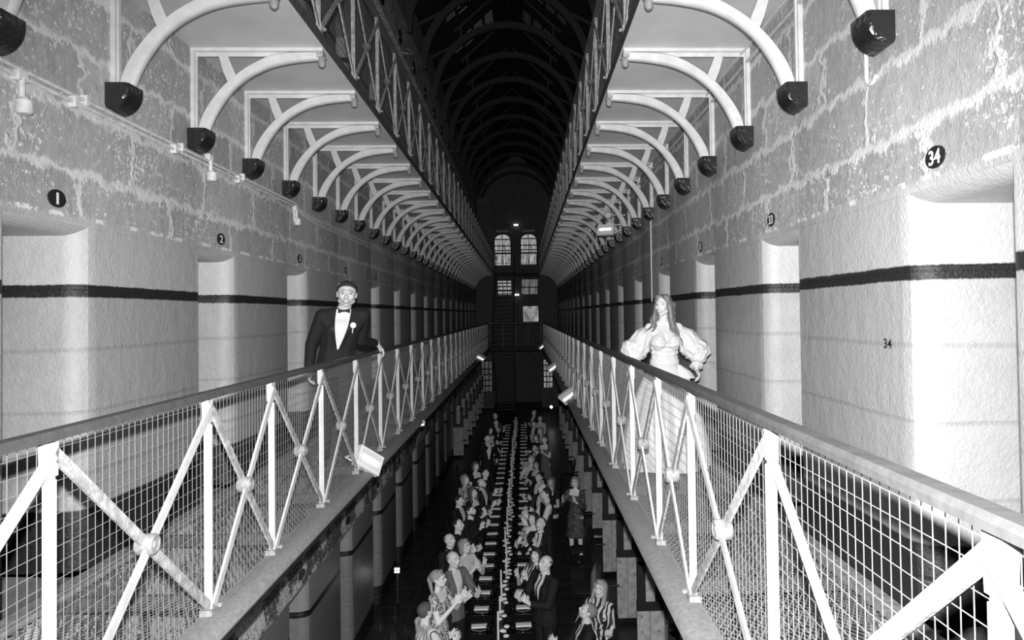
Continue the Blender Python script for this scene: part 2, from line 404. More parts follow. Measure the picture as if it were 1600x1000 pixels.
def end_window(n, x0, x1, z0, z1, arch, cols, rows, glow, yb=None):
    root = empty('window_%d' % n, ((x0+x1)/2, (yb or YB)-.02, z0)); struct(root)
    hw = (x1-x0)/2; H = z1-z0
    poly = [(-hw, 0), (hw, 0), (hw, H-(.34 if arch else 0))]
    if arch:
        for i in range(1, 8):
            a = PI*i/8; poly.append((hw*math.cos(a), H-.34+.34*math.sin(a)))
    poly.append((-hw, H-(.34 if arch else 0)))
    M().prism(poly, 'y', -.01, .02).obj('pane', glow, root)
    f = M()
    outl = [(p[0]*1.0, -.03, p[1]) for p in poly]
    f.tube(outl, .035, 6, closed=True)
    for i in range(1, cols): x = -hw+2*hw*i/cols; f.box(x-.02, x+.02, -.06, -.01, 0, H-(.02 if arch else 0))
    for z in rows: f.box(-hw, hw, -.06, -.01, z-.028, z+.028)
    f.obj('window_frame', MT['frame'], root)
    if arch: M().box(-hw*.72, hw*.72, -.05, .02, H+.10, H+.22).obj('lintel', MT['card'] if False else MT['soffit'], root)
    return root
end_window(1, -1.28, -.32, 7.80, 9.62, True, 2, [.72, .86, 1.13, 1.5], MT['winglow'])
end_window(2, .22, 1.18, 7.84, 9.62, True, 2, [.70, .86, 1.12, 1.5], MT['winglow'])
end_window(3, .24, 1.2, 6.12, 7.02, False, 2, [.42], MT['windim'])
end_window(4, -1.12, -.30, 6.1, 6.95, False, 3, [.25, .5], MT['winglow'])
end_window(5, .30, 1.22, 4.55, 5.48, False, 1, [], window_glow('moonlit_window', .34, 1.5))
r_ = end_window(6, 1.36, 1.88, 1.05, 2.55, False, 3, [.3, .6, .9, 1.2], window_glow('pale_window', .30), YEND)
end_window(7, -1.95, -1.35, .9, 2.5, False, 3, [.3, .6, .9, 1.2], window_glow('faint_window', .06), YEND)

def landing(name, y0, y1, z, lab):
    r = empty(name, (0, y0, z)); tag(r, lab, 'landing')
    M().box(-D, D, 0, y1-y0, -.12, 0).obj('slab', MT['kerb_dark'], r)
    f = M(); f.box(-D, D, -.02, 0, -.14, .03); f.obj('edge_beam', MT['frame'], r)
    q = M(); q.bar((-D, 0, 1.05), (D, 0, 1.05), .05, .04, (0, 1, 0)); q.bar((-D, 0, .55), (D, 0, .55), .02, .02, (0, 1, 0)); q.obj('handrail', MT['iron_dark'], r)
    for i in range(5):
        x = -D+.1+i*(2*D-.2)/4; M().box(x-.015, x+.015, -.015, .015, 0, 1.04).obj('post', MT['iron_dark'], r)
landing('landing', 36.2, YEND+.3, UZ, 'dark crossing landing of the upper gallery below the two arched windows')
landing('landing', 29.4, 30.4, GZ, 'dark crossing landing of the lower gallery at the far end')

def stairs(y0, z0, y1, z1, lab):
    r = empty('staircase', (-.58, y0, z0)); tag(r, lab, 'stairs', 'open tread staircases at the far end')
    n = 18; dy, dz = (y1-y0)/n, (z1-z0)/n
    for i in range(n):
        M().box(-.45, .45, dy*i-.02 if dy > 0 else dy*i, dy*i+dy*1.0, dz*(i+.5)-.02, dz*(i+.5)+.02).obj('tread', MT['tile'], r)
    for s in (-1, 1):
        M().bar((s*.48, 0, 0), (s*.48, y1-y0, z1-z0), .05, .26, (1, 0, 0)).obj('stringer', MT['iron_dark'], r)
        M().tube([(s*.48, 0, .95), (s*.48, y1-y0, z1-z0+.95)], .022, 6).obj('handrail', MT['iron_dark'], r)
stairs(30.4, GZ, 36.2, UZ-.05, 'steep dark stair climbing from the lower landing up to the upper landing')
stairs(35.6, .0, 30.4, GZ-.05, 'lower dark stair descending from the lower landing to the ground floor')

# ---- roof: wall plates, semicircular ribs, boarded slopes with slatted skylights
for s, nm in ((-1, 'trim_1'), (1, 'trim_2')):
    m = M(); m.box(s*(W-.10), s*(W+.02), -4, YB, 10.40, 11.25)
    t = struct(m.obj(nm, MT['plate']))
    for k in range(20):
        M().lathe([(.15, 0), (.15, .02), (.12, .021), (.11, .0)], (s*(W-.10)-(.02 if s > 0 else 0), 5.0+1.75*k, 10.62), 14, 'x').obj('vent_hole', MT['black'], t)
m = M()
RZ = 14.35; RE = 11.95; RW = W+.5
for s in (-1, 1):
    m.add([(s*RW, -4, RE), (s*RW, YB+.3, RE), (0, YB+.3, RZ), (0, -4, RZ)], [(0, 1, 2, 3)])
    m.add([(s*RW, -4, RE+.1), (s*RW, YB+.3, RE+.1), (0, YB+.3, RZ+.1), (0, -4, RZ+.1)], [(0, 1, 2, 3)])
m.box(-.07, .07, -4, YB, RZ-.22, RZ-.02)
ceil = struct(m.obj('ceiling', MT['roof']))
ribm = M()
pts_o = [((W-.02)*math.cos(PI*i/28), 11.1+(W-.02)*math.sin(PI*i/28)) for i in range(29)]
pts_i = [((W-.20)*math.cos(PI*i/28), 11.1+(W-.20)*math.sin(PI*i/28)) for i in range(29)]
ribm.prism(pts_o+pts_i[::-1], 'y', -.06, .06)
for s in (-1, 1):
    ribm.bar((s*1.62, 0, 12.50), (s*2.3, 0, 12.15), .08, .08, (0, 1, 0)); ribm.bar((s*1.5, 0, 12.95), (s*.1, 0, RZ-.1), .08, .08, (0, 1, 0))
    ribm.bar((s*1.3, 0, 13.1), (s*1.3, 0, 12.6), .06, .06, (0, 1, 0))
ribme = ribm.mesh('roof_rib', MT['rib'])
for k in range(17):
    o = link('roof_truss', ribme, None, (0, 3.6+2.22*k, 0))
    tag(o, '%s dark arched roof truss from the camera, spanning the hall above the galleries' % ordn(k+1).capitalize(), 'roof truss', 'roof trusses')
skm_ = {}
for s in (-1, 1):
    q = M()
    P_ = lambda t, y: V((s*RW*(1-t), y, RE+(RZ-RE)*t-.04))
    for j in range(6):
        yy = -.40+.15*j
        for c in range(4):
            a_, b_ = .40+.115*c, .40+.115*c+.085
            if R.random() < .85: q.bar(P_(a_, yy), P_(b_, yy), .008, .006, (0, 1, 0))
    skm_[s] = q.mesh('skylight_slits', mat('skylight_slit_%d' % (s+2), .3, .4, .4, emit=.15 if s < 0 else .045))
nw = 20
for k in range(8):
    for s in (-1, 1):
        o = link('window_%d' % nw, skm_[s], None, (0, 3.6+2.22*(k+.5), 0)); struct(o); nw += 1

# ---- ground floor iron cell doors standing open, closed doors in the other recesses
def door_open(n, x, y, s, wdt=.36, hgt=1.98):
    r = empty('door_%d' % n, (x, y, .10)); struct(r)
    M().box(0, -s*wdt, -.025, .025, 0, .98).obj('lower_panel', MT['doorp'], r)
    M().box(-s*.12, -s*wdt*.72, -.02, .02, 1.08, hgt-.25).obj('upper_panel', MT['doorp'], r)
    M().box(0, -s*wdt*.30, -.03, .03, .98, hgt).obj('hinge_stile', MT['doorb'], r)
    M().box(0, -s*wdt, -.035, .035, .97, 1.09).obj('cross_band', MT['doorb'], r)
    mm = M(); mm.box(-s*wdt*.68, -s*wdt*.98, -.035, .035, 1.09, 1.62); mm.lathe([(.056, -.035), (.056, .035)], (-s*wdt*.83, 0, 1.62), 14, 'y')
    mm.obj('lock_plate', MT['doorb'], r)
    M().tube([(-s*wdt*.9, -.03, .52), (-s*(wdt+.13), -.03, .52)], .018, 8).obj('bolt', MT['doorb'], r)
    mm = M()
    for zz in (.1, .3, .5, .7, .9):
        for xx in (.08, .30): mm.lathe([(.009, -.034), (.009, -.02)], (-s*xx, 0, zz), 8, 'y')
    mm.box(-s*.19, -s*.195, -.028, -.02, .0, .98)
    mm.obj('rivets', MT['rivet'], r)
n = 1
def closed_door(n, s, yc, b):
    r = empty('door_%d' % n, (s*(W+.66), yc, b)); struct(r)
    return r
cdm = M(); cdm.box(0, .05, -.28, .28, 0, 1.9)
cds = M()
for zz in (.3, 1.0, 1.7): cds.box(-.012, 0, -.28, .28, zz-.04, zz+.04)
cdm = cdm.mesh('door_leaf', MT['iron_dark']); cds = cds.mesh('door_straps', MT['doorb'])
for s in (-1, 1):
    for l in range(3):
        for i, (a, b) in enumerate(doorways(s)):
            z = -.03+l*LV+.03
            if l == 0 and ((s > 0 and i < 14) or (s < 0 and i > 9)):
                door_open(n, s*(W-.005), b-.10, s)
            else:
                r = empty('door_%d' % n, (s*(W+.66), (a+b)/2, z), 0 if s > 0 else PI); struct(r)
                link('door_leaf', cdm, r); link('door_straps', cds, r)
            n += 1

# ================================================================== GALLERIES
def xz(poly, s): return [(s*p[0], p[1]) for p in poly]
def gallery(s, z, upper):
    side = 'left' if s < 0 else 'right'
    r = empty('gallery_walkway', (0, 0, z))
    tag(r, ('upper gallery walkway on the %s with smooth pale soffit over the brackets' if upper else 'lower gallery walkway on the %s with metal grating floor and worn kerb') % side, 'walkway')
    y0, y1 = -3.5, (36.2 if upper else YEND-.01)
    if not upper:
        M().add([(s*(D+.02), y0, -.012), (s*(W-.11), y0, -.012), (s*(W-.11), y1, -.012), (s*(D+.02), y1, -.012)], [(0, 1, 2, 3)]).obj('grating', MT['grating'], r)
        M().box(s*(W-.11), s*(W-.003), y0, y1, -.03, .0).obj('wall_edge_strip', MT['strip'], r)
        k = M(); prof = [(D+.03, -.03), (D+.03, .004), (D-.03, .008), (D-.085, .0), (D-.115, -.02), (D-.125, -.045), (D-.115, -.065)]
        prof += [(D-.02, -.075)]
        k.prism(xz(prof, s), 'y', y0, y1); k.obj('kerb', MT['kerb'], r)
        k = M(); k.box(s*(D-.060), s*(D+.03), y0, y1, -.150, -.066); k.obj('edge_beam', MT['kerb_dark'], r)  # black strip standing in for the shadow line under the kerb
        k = M()
        for i in range(40): k.box(s*(D+.03), s*(W-.003), y0+i*S+.1, y0+i*S+.14, -.10, -.03)
        k.obj('floor_joists', MT['iron_dark'], r)
    else:
        M().box(s*(D-.026), s*(W-.003), y0, y1, -.090, -.03).obj('soffit', MT['soffit'], r)
        M().box(s*(D-.03), s*(D+.06), y0, y1, -.088, -.0).obj('edge_beam', MT['iron_dark'], r)
        M().box(s*(D+.06), s*(W-.003), y0, y1, -.03, -.01).obj('deck', MT['iron_dark'], r)
for s in (-1, 1): gallery(s, GZ, False); gallery(s, UZ, True)

off = {-2: -.09, -1: -.0897, 0: .0, 1: .0934, 2: -.0899, 3: -.0872, 4: -.0318}
postY = {k: Y0+S*k+off.get(k, 0) for k in range(-3, 34)}
RH = 1.06
# shared meshes for the railings (built for s=+1 looking along +y, x towards the hall centre is negative)
def railing(s, z, upper):
    side = 'left' if s < 0 else 'right'
    r = empty('gallery_railing', (s*D, 0, z))
    tag(r, ('upper grey iron railing with crossed braces on the %s, seen against the dark roof' if upper else 'lower white iron railing with crossed braces and dark handrail on the %s') % side, 'railing')
    m1 = MT['upper_iron'] if upper else MT['iron']; m2 = MT['upper_iron'] if upper else MT['iron_old']
    i_ = -s                                   # towards the void
    post = M(); post.box(-.012, .012, -.013, .013, .0, RH-.02); post.box(i_*.012, i_*.022, -.006, .006, .02, RH-.14)
    post = post.mesh('post', m1)
    cap = M(); cap.prism([(-.022, RH-.13), (.022, RH-.13), (.026, RH-.02), (-.026, RH-.02)], 'x', -.016, .016); cap = cap.mesh('post_cap', m1)
    foot = M(); foot.box(-.03, .03, -.028, .028, 0, .035); foot.lathe([(.014, .03), (.014, .05)], (i_*.04, .035, 0), 8); foot = foot.mesh('post_foot', MT['boss'] if not upper else m1)
    hr = M(); y0, y1 = (-3, 34.9 if upper else 29.6)
    pf = [(-.034, -.012), (.034, -.012), (.034, .006), (.024, .020), (-.024, .020), (-.034, .006)]
    hr.prism([(p[0], RH+p[1]) for p in pf], 'y', y0, y1)
    hr.obj('handrail', MT['iron_dark'] if upper else MT['rail'], r)
    hl = RH-.055
    bossm = M(); bossm.lathe([(.001, -.036), (.014, -.036), (.016, -.032), (.026, -.032), (.028, -.036), (.036, -.036), (.040, -.032), (.043, -.024), (.043, .024), (.040, .032), (.036, .036), (.028, .036), (.026, .032), (.016, .032), (.014, .036), (.001, .036)], (0, 0, 0), 20, 'x')
    bossm = bossm.mesh('boss', MT['iron_dark'] if upper else MT['boss'])
    wm = {}
    ks = [k for k in range(-2, 32) if (upper or postY[k] < 29.6)]
    for n_, k in enumerate(ks):
        o = link('post', post, r, (0, postY[k], 0)); link('post_cap', cap, o); link('post_foot', foot, o)
    for k in ks[:-1]:
        a, b = postY[k], postY[k+1]; L_ = b-a; far_ = 1 if k > 5 else 0; key = (round(L_, 3), far_)
        if key not in wm:
            b1 = M().bar((i_*.010, .01, hl), (i_*.010, L_-.012, .05), .012, .042, (1, 0, 0)).mesh('brace', m2)
            b2 = M().bar((i_*.024, .01, .05), (i_*.024, L_-.012, hl), .012, .042, (1, 0, 0)).mesh('brace', m1)
            q = M(); rr = (.00045 if far_ else .0008) if not upper else .0010; nv = max(6, int(round(L_/(.042 if not upper else .06)))); nh = 19 if not upper else 16
            xo = -i_*.022
            for i in range(nv): 
                y = L_*(i+.5)/nv; jx = R.uniform(-.002, .002)
                q.bar((xo, y+jx, .0), (xo, y-jx, RH-.02), rr*2, rr*2, (1, 0, 0))
            for i in range(nh):
                zz = .03+(RH-.08)*i/(nh-1); q.bar((xo+.003*i_, 0, zz), (xo+.003*i_, L_, zz), rr*2, rr*2, (1, 0, 0))
            wm[key] = (b1, b2, q.mesh('wire_mesh', MT['wire'] if not upper else MT['iron_dark']))
        b1, b2, q = wm[key]
        link('brace', b1, r, (0, a, 0)); link('brace', b2, r, (0, a, 0)); link('boss', bossm, r, (i_*.012, (a+b)/2, (hl+.05)/2))
        link('wire_mesh', q, r, (0, a, 0))
for s in (-1, 1): railing(s, GZ, False); railing(s, UZ, True)

# ---- arched iron brackets under the upper gallery, each on a black corbel
ZS = 7.076
def arch_poly():
    lo = [(.135, -.63), (.165, -.55), (.215, -.455), (.30, -.335), (.39, -.252), (.50, -.185), (.62, -.138), (.78, -.106), (.97, -.088)]
    hi = [(.97, -.028), (.78, -.030), (.66, -.042), (.56, -.070), (.46, -.118), (.36, -.185), (.26, -.270), (.18, -.360), (.11, -.460), (.07, -.545), (.045, -.63)]
    return lo+hi
def smooth_poly(pts): return pts
def bracket(s):
    r = empty('arch_bracket', (s*W, 0, ZS))
    P = lambda pts: [(-s*a, b) for a, b in pts]
    mm = M()
    lo, hi = arch_poly()[:9], arch_poly()[9:][::-1]
    def resample(c, n=22):
        # catmull-rom
        out = []
        for i in range(len(c)-1):
            p0 = V(c[max(i-1, 0)]+(0,)); p1 = V(c[i]+(0,)); p2 = V(c[i+1]+(0,)); p3 = V(c[min(i+2, len(c)-1)]+(0,))
            for t in (0, .33, .66):
                q = .5*((2*p1)+(p2-p0)*t+(2*p0-5*p1+4*p2-p3)*t*t+(3*p1-p0-3*p2+p3)*t**3); out.append((q.x, q.y))
        return out+[c[-1]]
    lo, hi = resample(lo), resample(hi)
    # equal counts
    def at(c, t):
        L = [0]
        for i in range(1, len(c)): L.append(L[-1]+math.dist(c[i], c[i-1]))
        d = t*L[-1]
        for i in range(1, len(c)):
            if L[i] >= d-1e-9:
                u = (d-L[i-1])/max(L[i]-L[i-1], 1e-9); return (c[i-1][0]+(c[i][0]-c[i-1][0])*u, c[i-1][1]+(c[i][1]-c[i-1][1])*u)
        return c[-1]
    n = 26; rings = []; th = .032
    for i in range(n+1):
        a, b = at(lo, i/n), at(hi, i/n)
        ax, az, bx, bz = -s*a[0], a[1], -s*b[0], b[1]; e = .12
        mx = lambda u: (ax+(bx-ax)*u, az+(bz-az)*u)
        p = [(mx(e), -th), (mx(1-e), -th), (mx(1), -th*.6), (mx(1), th*.6), (mx(1-e), th), (mx(e), th), (mx(0), th*.6), (mx(0), -th*.6)]
        rings.append([(q[0][0], q[1], q[0][1]) for q in p])
    mm.loft(rings); mm.obj('arch_rib', MT['iron_br'], r, 40)
    st = M(); st.prism(P([(.275, -.262), (.335, -.205), (.300, -.12), (.265, -.03), (.20, -.03), (.225, -.12), (.245, -.19)]), 'y', -.022, .022); st.obj('spandrel_strut', MT['iron_br'], r)
    bm_ = M(); bm_.box(0, -s*1.0, -.035, .035, -.028, -.0005); bm_.box(0, -s*1.0, -.008, .008, -.06, -.028); bm_.obj('top_beam', MT['iron_br'], r)
    wp = M(); wp.box(0, -s*.030, -.032, .032, -.632, -.02); wp.box(-s*.030, -s*.040, -.010, .010, -.632, -.02); wp.obj('wall_post', MT['iron_br'], r)
    eb = M(); eb.box(-s*.955, -s*1.005, -.045, .045, -.075, -.028); eb.obj('end_block', MT['iron_old'], r)
    fn = M(); fn.lathe([(.014, -.142), (.026, -.128), (.032, -.105), (.028, -.082), (.040, -.074)], (-s*.985, 0, 0), 12); fn.obj('finial', MT['boss'], eb.v and r)
    cb = M()
    def prof(rad, yy): 
        pts = [(0, 0), (rad*1.0, 0)]+[(rad*math.cos(a), -.030-rad*1.0*math.sin(a)) for a in [PI/2*.88*i/7 for i in range(8)]]+[(0, -.030-rad*.90)]
        return [(-s*a, yy, -.632+b) for a, b in pts]
    cb.loft([prof(.122, -.088), prof(.136, -.074), prof(.140, .074), prof(.128, .088)]); cb.obj('corbel', MT['black'], r, 25)
    return r
for s in (-1, 1):
    proto = bracket(s); side = 'left' if s < 0 else 'right'
    for n_, k in enumerate(range(1, 33)):
        o = proto if n_ == 0 else copy_tree(proto)
        o.location = (s*W, Y0+S*k, ZS)
        tag(o, '%s white arched iron bracket from the camera on the %s wall, on a black corbel' % (ordn(n_+1), side), 'bracket', 'brackets on the %s wall' % side)

# ---- black number plates over the doors
def text_mesh(txt, h, mt, sx=1.0):
    cu = bpy.data.curves.new('txt', 'FONT'); cu.body = txt; cu.align_x = 'CENTER'; cu.align_y = 'CENTER'; cu.size = 1; cu.extrude = .012; cu.offset = .022
    o = bpy.data.objects.new('txt', cu); COL.objects.link(o)
    bpy.context.view_layer.update()
    me = bpy.data.meshes.new_from_object(o.evaluated_get(bpy.context.evaluated_depsgraph_get()))
    bpy.data.objects.remove(o)
    ys = [v.co.y for v in me.vertices]; xs = [v.co.x for v in me.vertices]; hh = max(ys)-min(ys); cy = (max(ys)+min(ys))/2; cx = (max(xs)+min(xs))/2
    k = h/hh
    for v in me.vertices: v.co = V(((v.co.x-cx)*k*sx, (v.co.y-cy)*k, v.co.z*k*.3))
    me.materials.clear(); me.materials.append(mt); return me
def number_plate(s, txt, y, z, word):
    r = empty('number_plate', (s*(W-.001), y, z), PI/2 if s < 0 else -PI/2)
    # local: x = viewer's right, -y = out of the wall... (viewer stands at local -y)
    rr = [( .070*math.cos(2*PI*i/28)*(1+R.uniform(-.02, .02)), .049*math.sin(2*PI*i/28)*(1+R.uniform(-.02, .02))) for i in range(28)]
    M().prism(rr, 'y', -.006, .002).obj('plate', MT['black'], r)
    t = link('numeral', text_mesh(txt, .066 if len(txt) > 1 else .064, MT['digit'], 1.0 if len(txt) > 1 else 1.5), r)
    t.rotation_euler = (PI/2, 0, 0); t.location = (0, -.007, 0)
    tag(r, 'round black plate with white numeral %s over a doorway, %s wall' % (txt, 'left' if s < 0 else 'right'), 'number plate', 'number plates, %s wall' % ('left' if s < 0 else 'right'))
for i in range(10):
    number_plate(-1, str(i+1), 3.785+2.0075*i, 5.662, ''); number_plate(1, str(34-i), 2.905+1.981*i, 5.662, '')
for i in range(2, 9):
    o = M().prism([(.105*math.cos(2*PI*j/24), .055*math.sin(2*PI*j/24)) for j in range(24)], 'x', -.004, .006).obj('door_plate', MT['black'])
    o.location = (-W, 3.785+2.0075*i, 2.12); tag(o, 'small dark oval plate over the %s ground floor doorway on the left' % ordn(i+1), 'door plate', 'ground floor door plates')
t = link('painted_number', text_mesh('34', .050, MT['black'], 1.15)); t.rotation_euler = (PI/2, 0, -PI/2); t.location = (W-.003, 3.332, 4.829)
tag(t, 'small black stencilled 34 low on the pale wall beside the nearest right doorway', 'painted number')

# ---- conduits and small fittings on the walls
def pipe(name, pts, r, mt, lab, clips=()):
    o = empty(name, (0, 0, 0)); tag(o, lab, 'pipe')
    M().tube(pts, r, 8).obj('tube', mt, o)
    for c in clips: M().box(c[0]-.02, c[0]+.02, c[1]-.012, c[1]+.012, c[2]-.03, c[2]+.03).obj('clip', mt, o)
    return o
xw = -W+.018
pipe('conduit', [(xw, -2, 6.262), (xw, 3.4, 6.262), (xw, 7.6, 6.262), (xw, 7.85, 6.17), (xw, 8.3, 6.13), (xw, 34, 6.10)], .011, MT['pipe'],
     'pale conduit running along the left wall just under the corbels, upper of the pair', [(xw, 2.9+1.1*i, 6.262) for i in range(4)])
pipe('conduit', [(xw, -2, 6.225), (xw, 3.5, 6.225), (xw, 7.55, 6.225), (xw, 7.6, 6.05)], .012, MT['pipe'],
     'pale conduit running along the left wall just under the corbels, lower of the pair', [(xw, 3.9+1.1*i, 6.225) for i in range(3)])
for i, (y, z) in enumerate(((3.49, 6.10), (5.55, 6.165), (7.62, 6.08))):
    r = empty('wall_fitting', (-W, y, z)); tag(r, '%s small white fitting hanging from the left wall conduit' % ordn(i+1), 'wall fitting', 'fittings on the left conduit')
    M().tube([(.03, 0, .12), (.03, 0, .02)], .014, 8).obj('stem', MT['pipe'], r)
    M().lathe([(.018, .02), (.036, .0), (.040, -.055), (.030, -.065)], (.04, 0, 0), 14).obj('shade', MT['pipe'], r)
    M().box(0, .04, -.03, .03, .10, .15).obj('junction_box', MT['pipe'], r)
xw = W-.018
pipe('conduit', [(xw, -2, 6.98), (xw, 34, 6.93)], .014, MT['iron'], 'thick pale conduit along the top of the right wall behind the brackets')
pipe('conduit', [(xw-.05, -2, 7.03), (xw-.05, 9, 7.03), (xw-.05, 34, 7.03)], .007, MT['pipe'], 'thin cable along the top of the right wall above the thick conduit')
for i, y in enumerate((3.45, 5.32, 7.3, 9.46)):
    pipe('drop_pipe', [(xw, y, 6.98), (xw, y, 6.20)]+[(xw, y-.05*(1-math.cos(a)), 6.20-.05*math.sin(a)) for a in (.5, 1.0, 1.57, 2.2, 2.8)] if i == 0 else [(xw, y, 6.98), (xw, y, 6.30 if i < 3 else 5.15)], .010, MT['pipe'],
         '%s thin white vertical pipe dropping down the right wall' % ordn(i+1))
for i, (y, z) in enumerate(((8.6, 10.75), (9.6, 10.7), (14.2, 10.6))):
    o = M().tube([(-W+.12+.20*math.sin(t*.35), y-.35+.07*t, z-.25+.32*(t/9)**2) for t in range(10)], .010, 6).obj('loose_cable', MT['pipe'])
    tag(o, '%s curly loose white cable sticking out from the dark beam high on the left' % ordn(i+1), 'cable', 'loose cables high on the left')

# ---- floodlights
def flood(loc, rx, rz, big, lab, on=True, sc=1.5, ry=0):
    r = empty('floodlight', loc, rz); r.rotation_euler = (rx, ry, rz); tag(r, lab, 'floodlight'); r.scale = (sc, sc, sc)
    b = M(); b.prism([(-.105, -.07), (.105, -.07), (.105, .07), (-.105, .07)], 'y', -.02, .02); b.obj('bezel', MT['lampbody'], r)
    b = M(); b.loft([[(-.10, .02, -.065), (.10, .02, -.065), (.10, .02, .065), (-.10, .02, .065)], [(-.06, .10, -.04), (.06, .10, -.04), (.06, .10, .04), (-.06, .10, .04)]]); b.obj('housing', MT['lampbody'], r)
    b = M(); b.box(-.088, .088, -.024, -.018, -.050, .050); b.obj('reflector', MT['soffit'], r)
    b = M(); b.tube([(-.075, -.026, 0), (.075, -.026, 0)], .014, 8); b.obj('lamp_tube', MT['lampglow'] if on else MT['digit'], r)
    b = M(); b.tube([(-.11, 0, 0), (-.11, .115, -.0), (.11, .115, 0), (.11, 0, 0)], .007, 6); b.obj('yoke', MT['lampbody'], r)
    return r
flood((-1.10, 6.42, 3.66), -.35, .75, 1, 'white box floodlight lying on the kerb of the left gallery, lit by the flash', True, 1.35, .60)
flood((-1.09, 9.55, 3.50), .6, .4, 1, 'small floodlight clipped under the left gallery kerb beyond the white box one', True, .55)
flood((-1.06, 22.2, 3.62), .7, .5, 1, 'distant floodlight on the left gallery kerb near the stair', ry=.5)
flood((1.10, 11.5, 3.62), .6, -.5, 1, 'nearest floodlight on the right gallery kerb', ry=-.6)
flood((1.10, 17.6, 3.62), .6, -.5, 1, 'middle floodlight on the right gallery kerb', ry=-.6)
flood((1.12, 28.9, 3.62), .6, -.5, 1, 'farthest floodlight on the right gallery kerb by the landing', ry=-.6)
_fl = flood((1.78, 11.6, 6.42), -.3, -.4, 1, 'floodlight fixed to the right wall among the brackets above the woman', True, 1.35)
M().tube([(.05, .10, 0), (.34, .0, .02)], .012, 6).obj('wall_arm', MT['pipe'], _fl)
for i, (x, y, z) in enumerate(((1.86, 11.9, 6.72), (1.86, 11.7, 6.52))):
    o = M().ell((0, 0, 0), (.07, .07, .07), 14, 9).obj('globe_lamp', MT['digit']); o.location = (x, y, z)
    M().tube([(.06, 0, 0), (W-x, 0, 0)], .012, 6).obj('arm', MT['pipe'], o)
    tag(o, '%s round glass globe lamp over the floodlight on the right wall' % ('upper', 'lower')[i], 'globe lamp')
r = empty('spot_cluster', (-1.84, 11.72, .70)); tag(r, 'glowing four-bulb spotlight by the left wall on the ground floor', 'spotlight')
M().box(-.05, .05, 0, .05, -.05, .05).obj('case', MT['lampdark'], r)
for a in (-1, 1):
    for b in (-1, 1): M().ell((a*.024, -.01, b*.024), (.017, .012, .017)).obj('bulb', MT['glow'], r)
M().tube([(0, .03, -.05), (0, .03, -.70)], .012, 6).obj('stand', MT['lampdark'], r)
for i, (z, L_) in enumerate(((6.60, .30), (6.40, .30))): pass
L2 = bpy.data.lights.new('spot_cluster_light', 'POINT'); L2.energy = .7; L2.shadow_soft_size = .04
lo = bpy.data.objects.new('spot_cluster_light', L2); COL.objects.link(lo); lo.location = (-1.84, 11.60, .70)
r = empty('wall_lantern', (1.55, 31.0, .78)); tag(r, 'small bright round lamp beyond the far right guests', 'lamp')
M().ell((0, 0, 0), (.06, .06, .06)).obj('globe', MT['glow'], r); M().tube([(0, 0, -.06), (0, 0, -.78)], .02, 6).obj('stand', MT['lampdark'], r)
for i, (x, z) in enumerate(((-.02, 10.12), (-.02, 6.12))):
    r = empty('emergency_light', (x, YB-.1, z)); tag(r, 'small twin-bulb light on the end wall, %s' % ('above the arched windows', 'between the small windows'), 'light')if False else tag(r, 'small twin-bulb light on the end wall %s' % ('above the arched windows', 'between the lower windows')[i], 'wall light')
    M().box(-.12, .12, 0, .08, -.03, .03).obj('base', MT['lampdark'], r)
    for a in (-1, 1): M().ell((a*.07, -.03, 0), (.055, .04, .055)).obj('bulb', MT['glow2'], r)
# ================================================================== PEOPLE
def ico(n):
    bm = bmesh.new(); bmesh.ops.create_icosphere(bm, subdivisions=n, radius=1); p = [v.co.copy() for v in bm.verts]; bm.free(); return p
ICO = {1: ico(1), 2: ico(2), 3: ico(3)}
def hull_into(bm, ells, n=2, mtx=None):
    t = bmesh.new()
    for c, r in ells:
        r = (r, r, r) if isinstance(r, (int, float)) else r
        for d in ICO[n]:
            p = V((c[0]+d.x*r[0], c[1]+d.y*r[1], c[2]+d.z*r[2]))
            t.verts.new(mtx @ p if mtx else p)
    h = bmesh.ops.convex_hull(t, input=t.verts)
    fs = [g for g in h['geom'] if isinstance(g, bmesh.types.BMFace)]
    mp = {}
    for f in fs:
        for v in f.verts:
            if v not in mp: mp[v] = bm.verts.new(v.co)
        bm.faces.new([mp[v] for v in f.verts])
    t.free()
def fuse(name, groups, voxel, smooth=3, mt=None, cut=None, thick=0):
    """groups: list of (ellipsoids, matrix or None) -> one continuous remeshed surface"""
    bm = bmesh.new()
    for g in groups:
        e, mx, n = (g+(None, 2))[:3] if isinstance(g, tuple) and isinstance(g[0], list) and len(g) < 3 else g
        hull_into(bm, e, n or 2, mx)
    me = bpy.data.meshes.new(name); bm.to_mesh(me); bm.free()
    o = bpy.data.objects.new(name, me); COL.objects.link(o)
    md = o.modifiers.new('r', 'REMESH'); md.mode = 'VOXEL'; md.voxel_size = voxel; md.use_smooth_shade = True
    if smooth: sm = o.modifiers.new('s', 'SMOOTH'); sm.factor = .5; sm.iterations = smooth
    dg = bpy.context.evaluated_depsgraph_get()
    out = bpy.data.meshes.new_from_object(o.evaluated_get(dg)); bpy.data.objects.remove(o); bpy.data.meshes.remove(me)
    if cut:
        bm = bmesh.new(); bm.from_mesh(out); bmesh.ops.delete(bm, geom=[v for v in bm.verts if cut(v.co)], context='VERTS'); bm.to_mesh(out); bm.free()
    out.polygons.foreach_set('use_smooth', [True]*len(out.polygons)); out.materials.clear()
    if mt: out.materials.append(mt)
    return out
G = lambda *e: (list(e), None, 2)
def bvh_of(me): 
    return BVHTree.FromPolygons([v.co[:] for v in me.vertices], [p.vertices[:] for p in me.polygons])
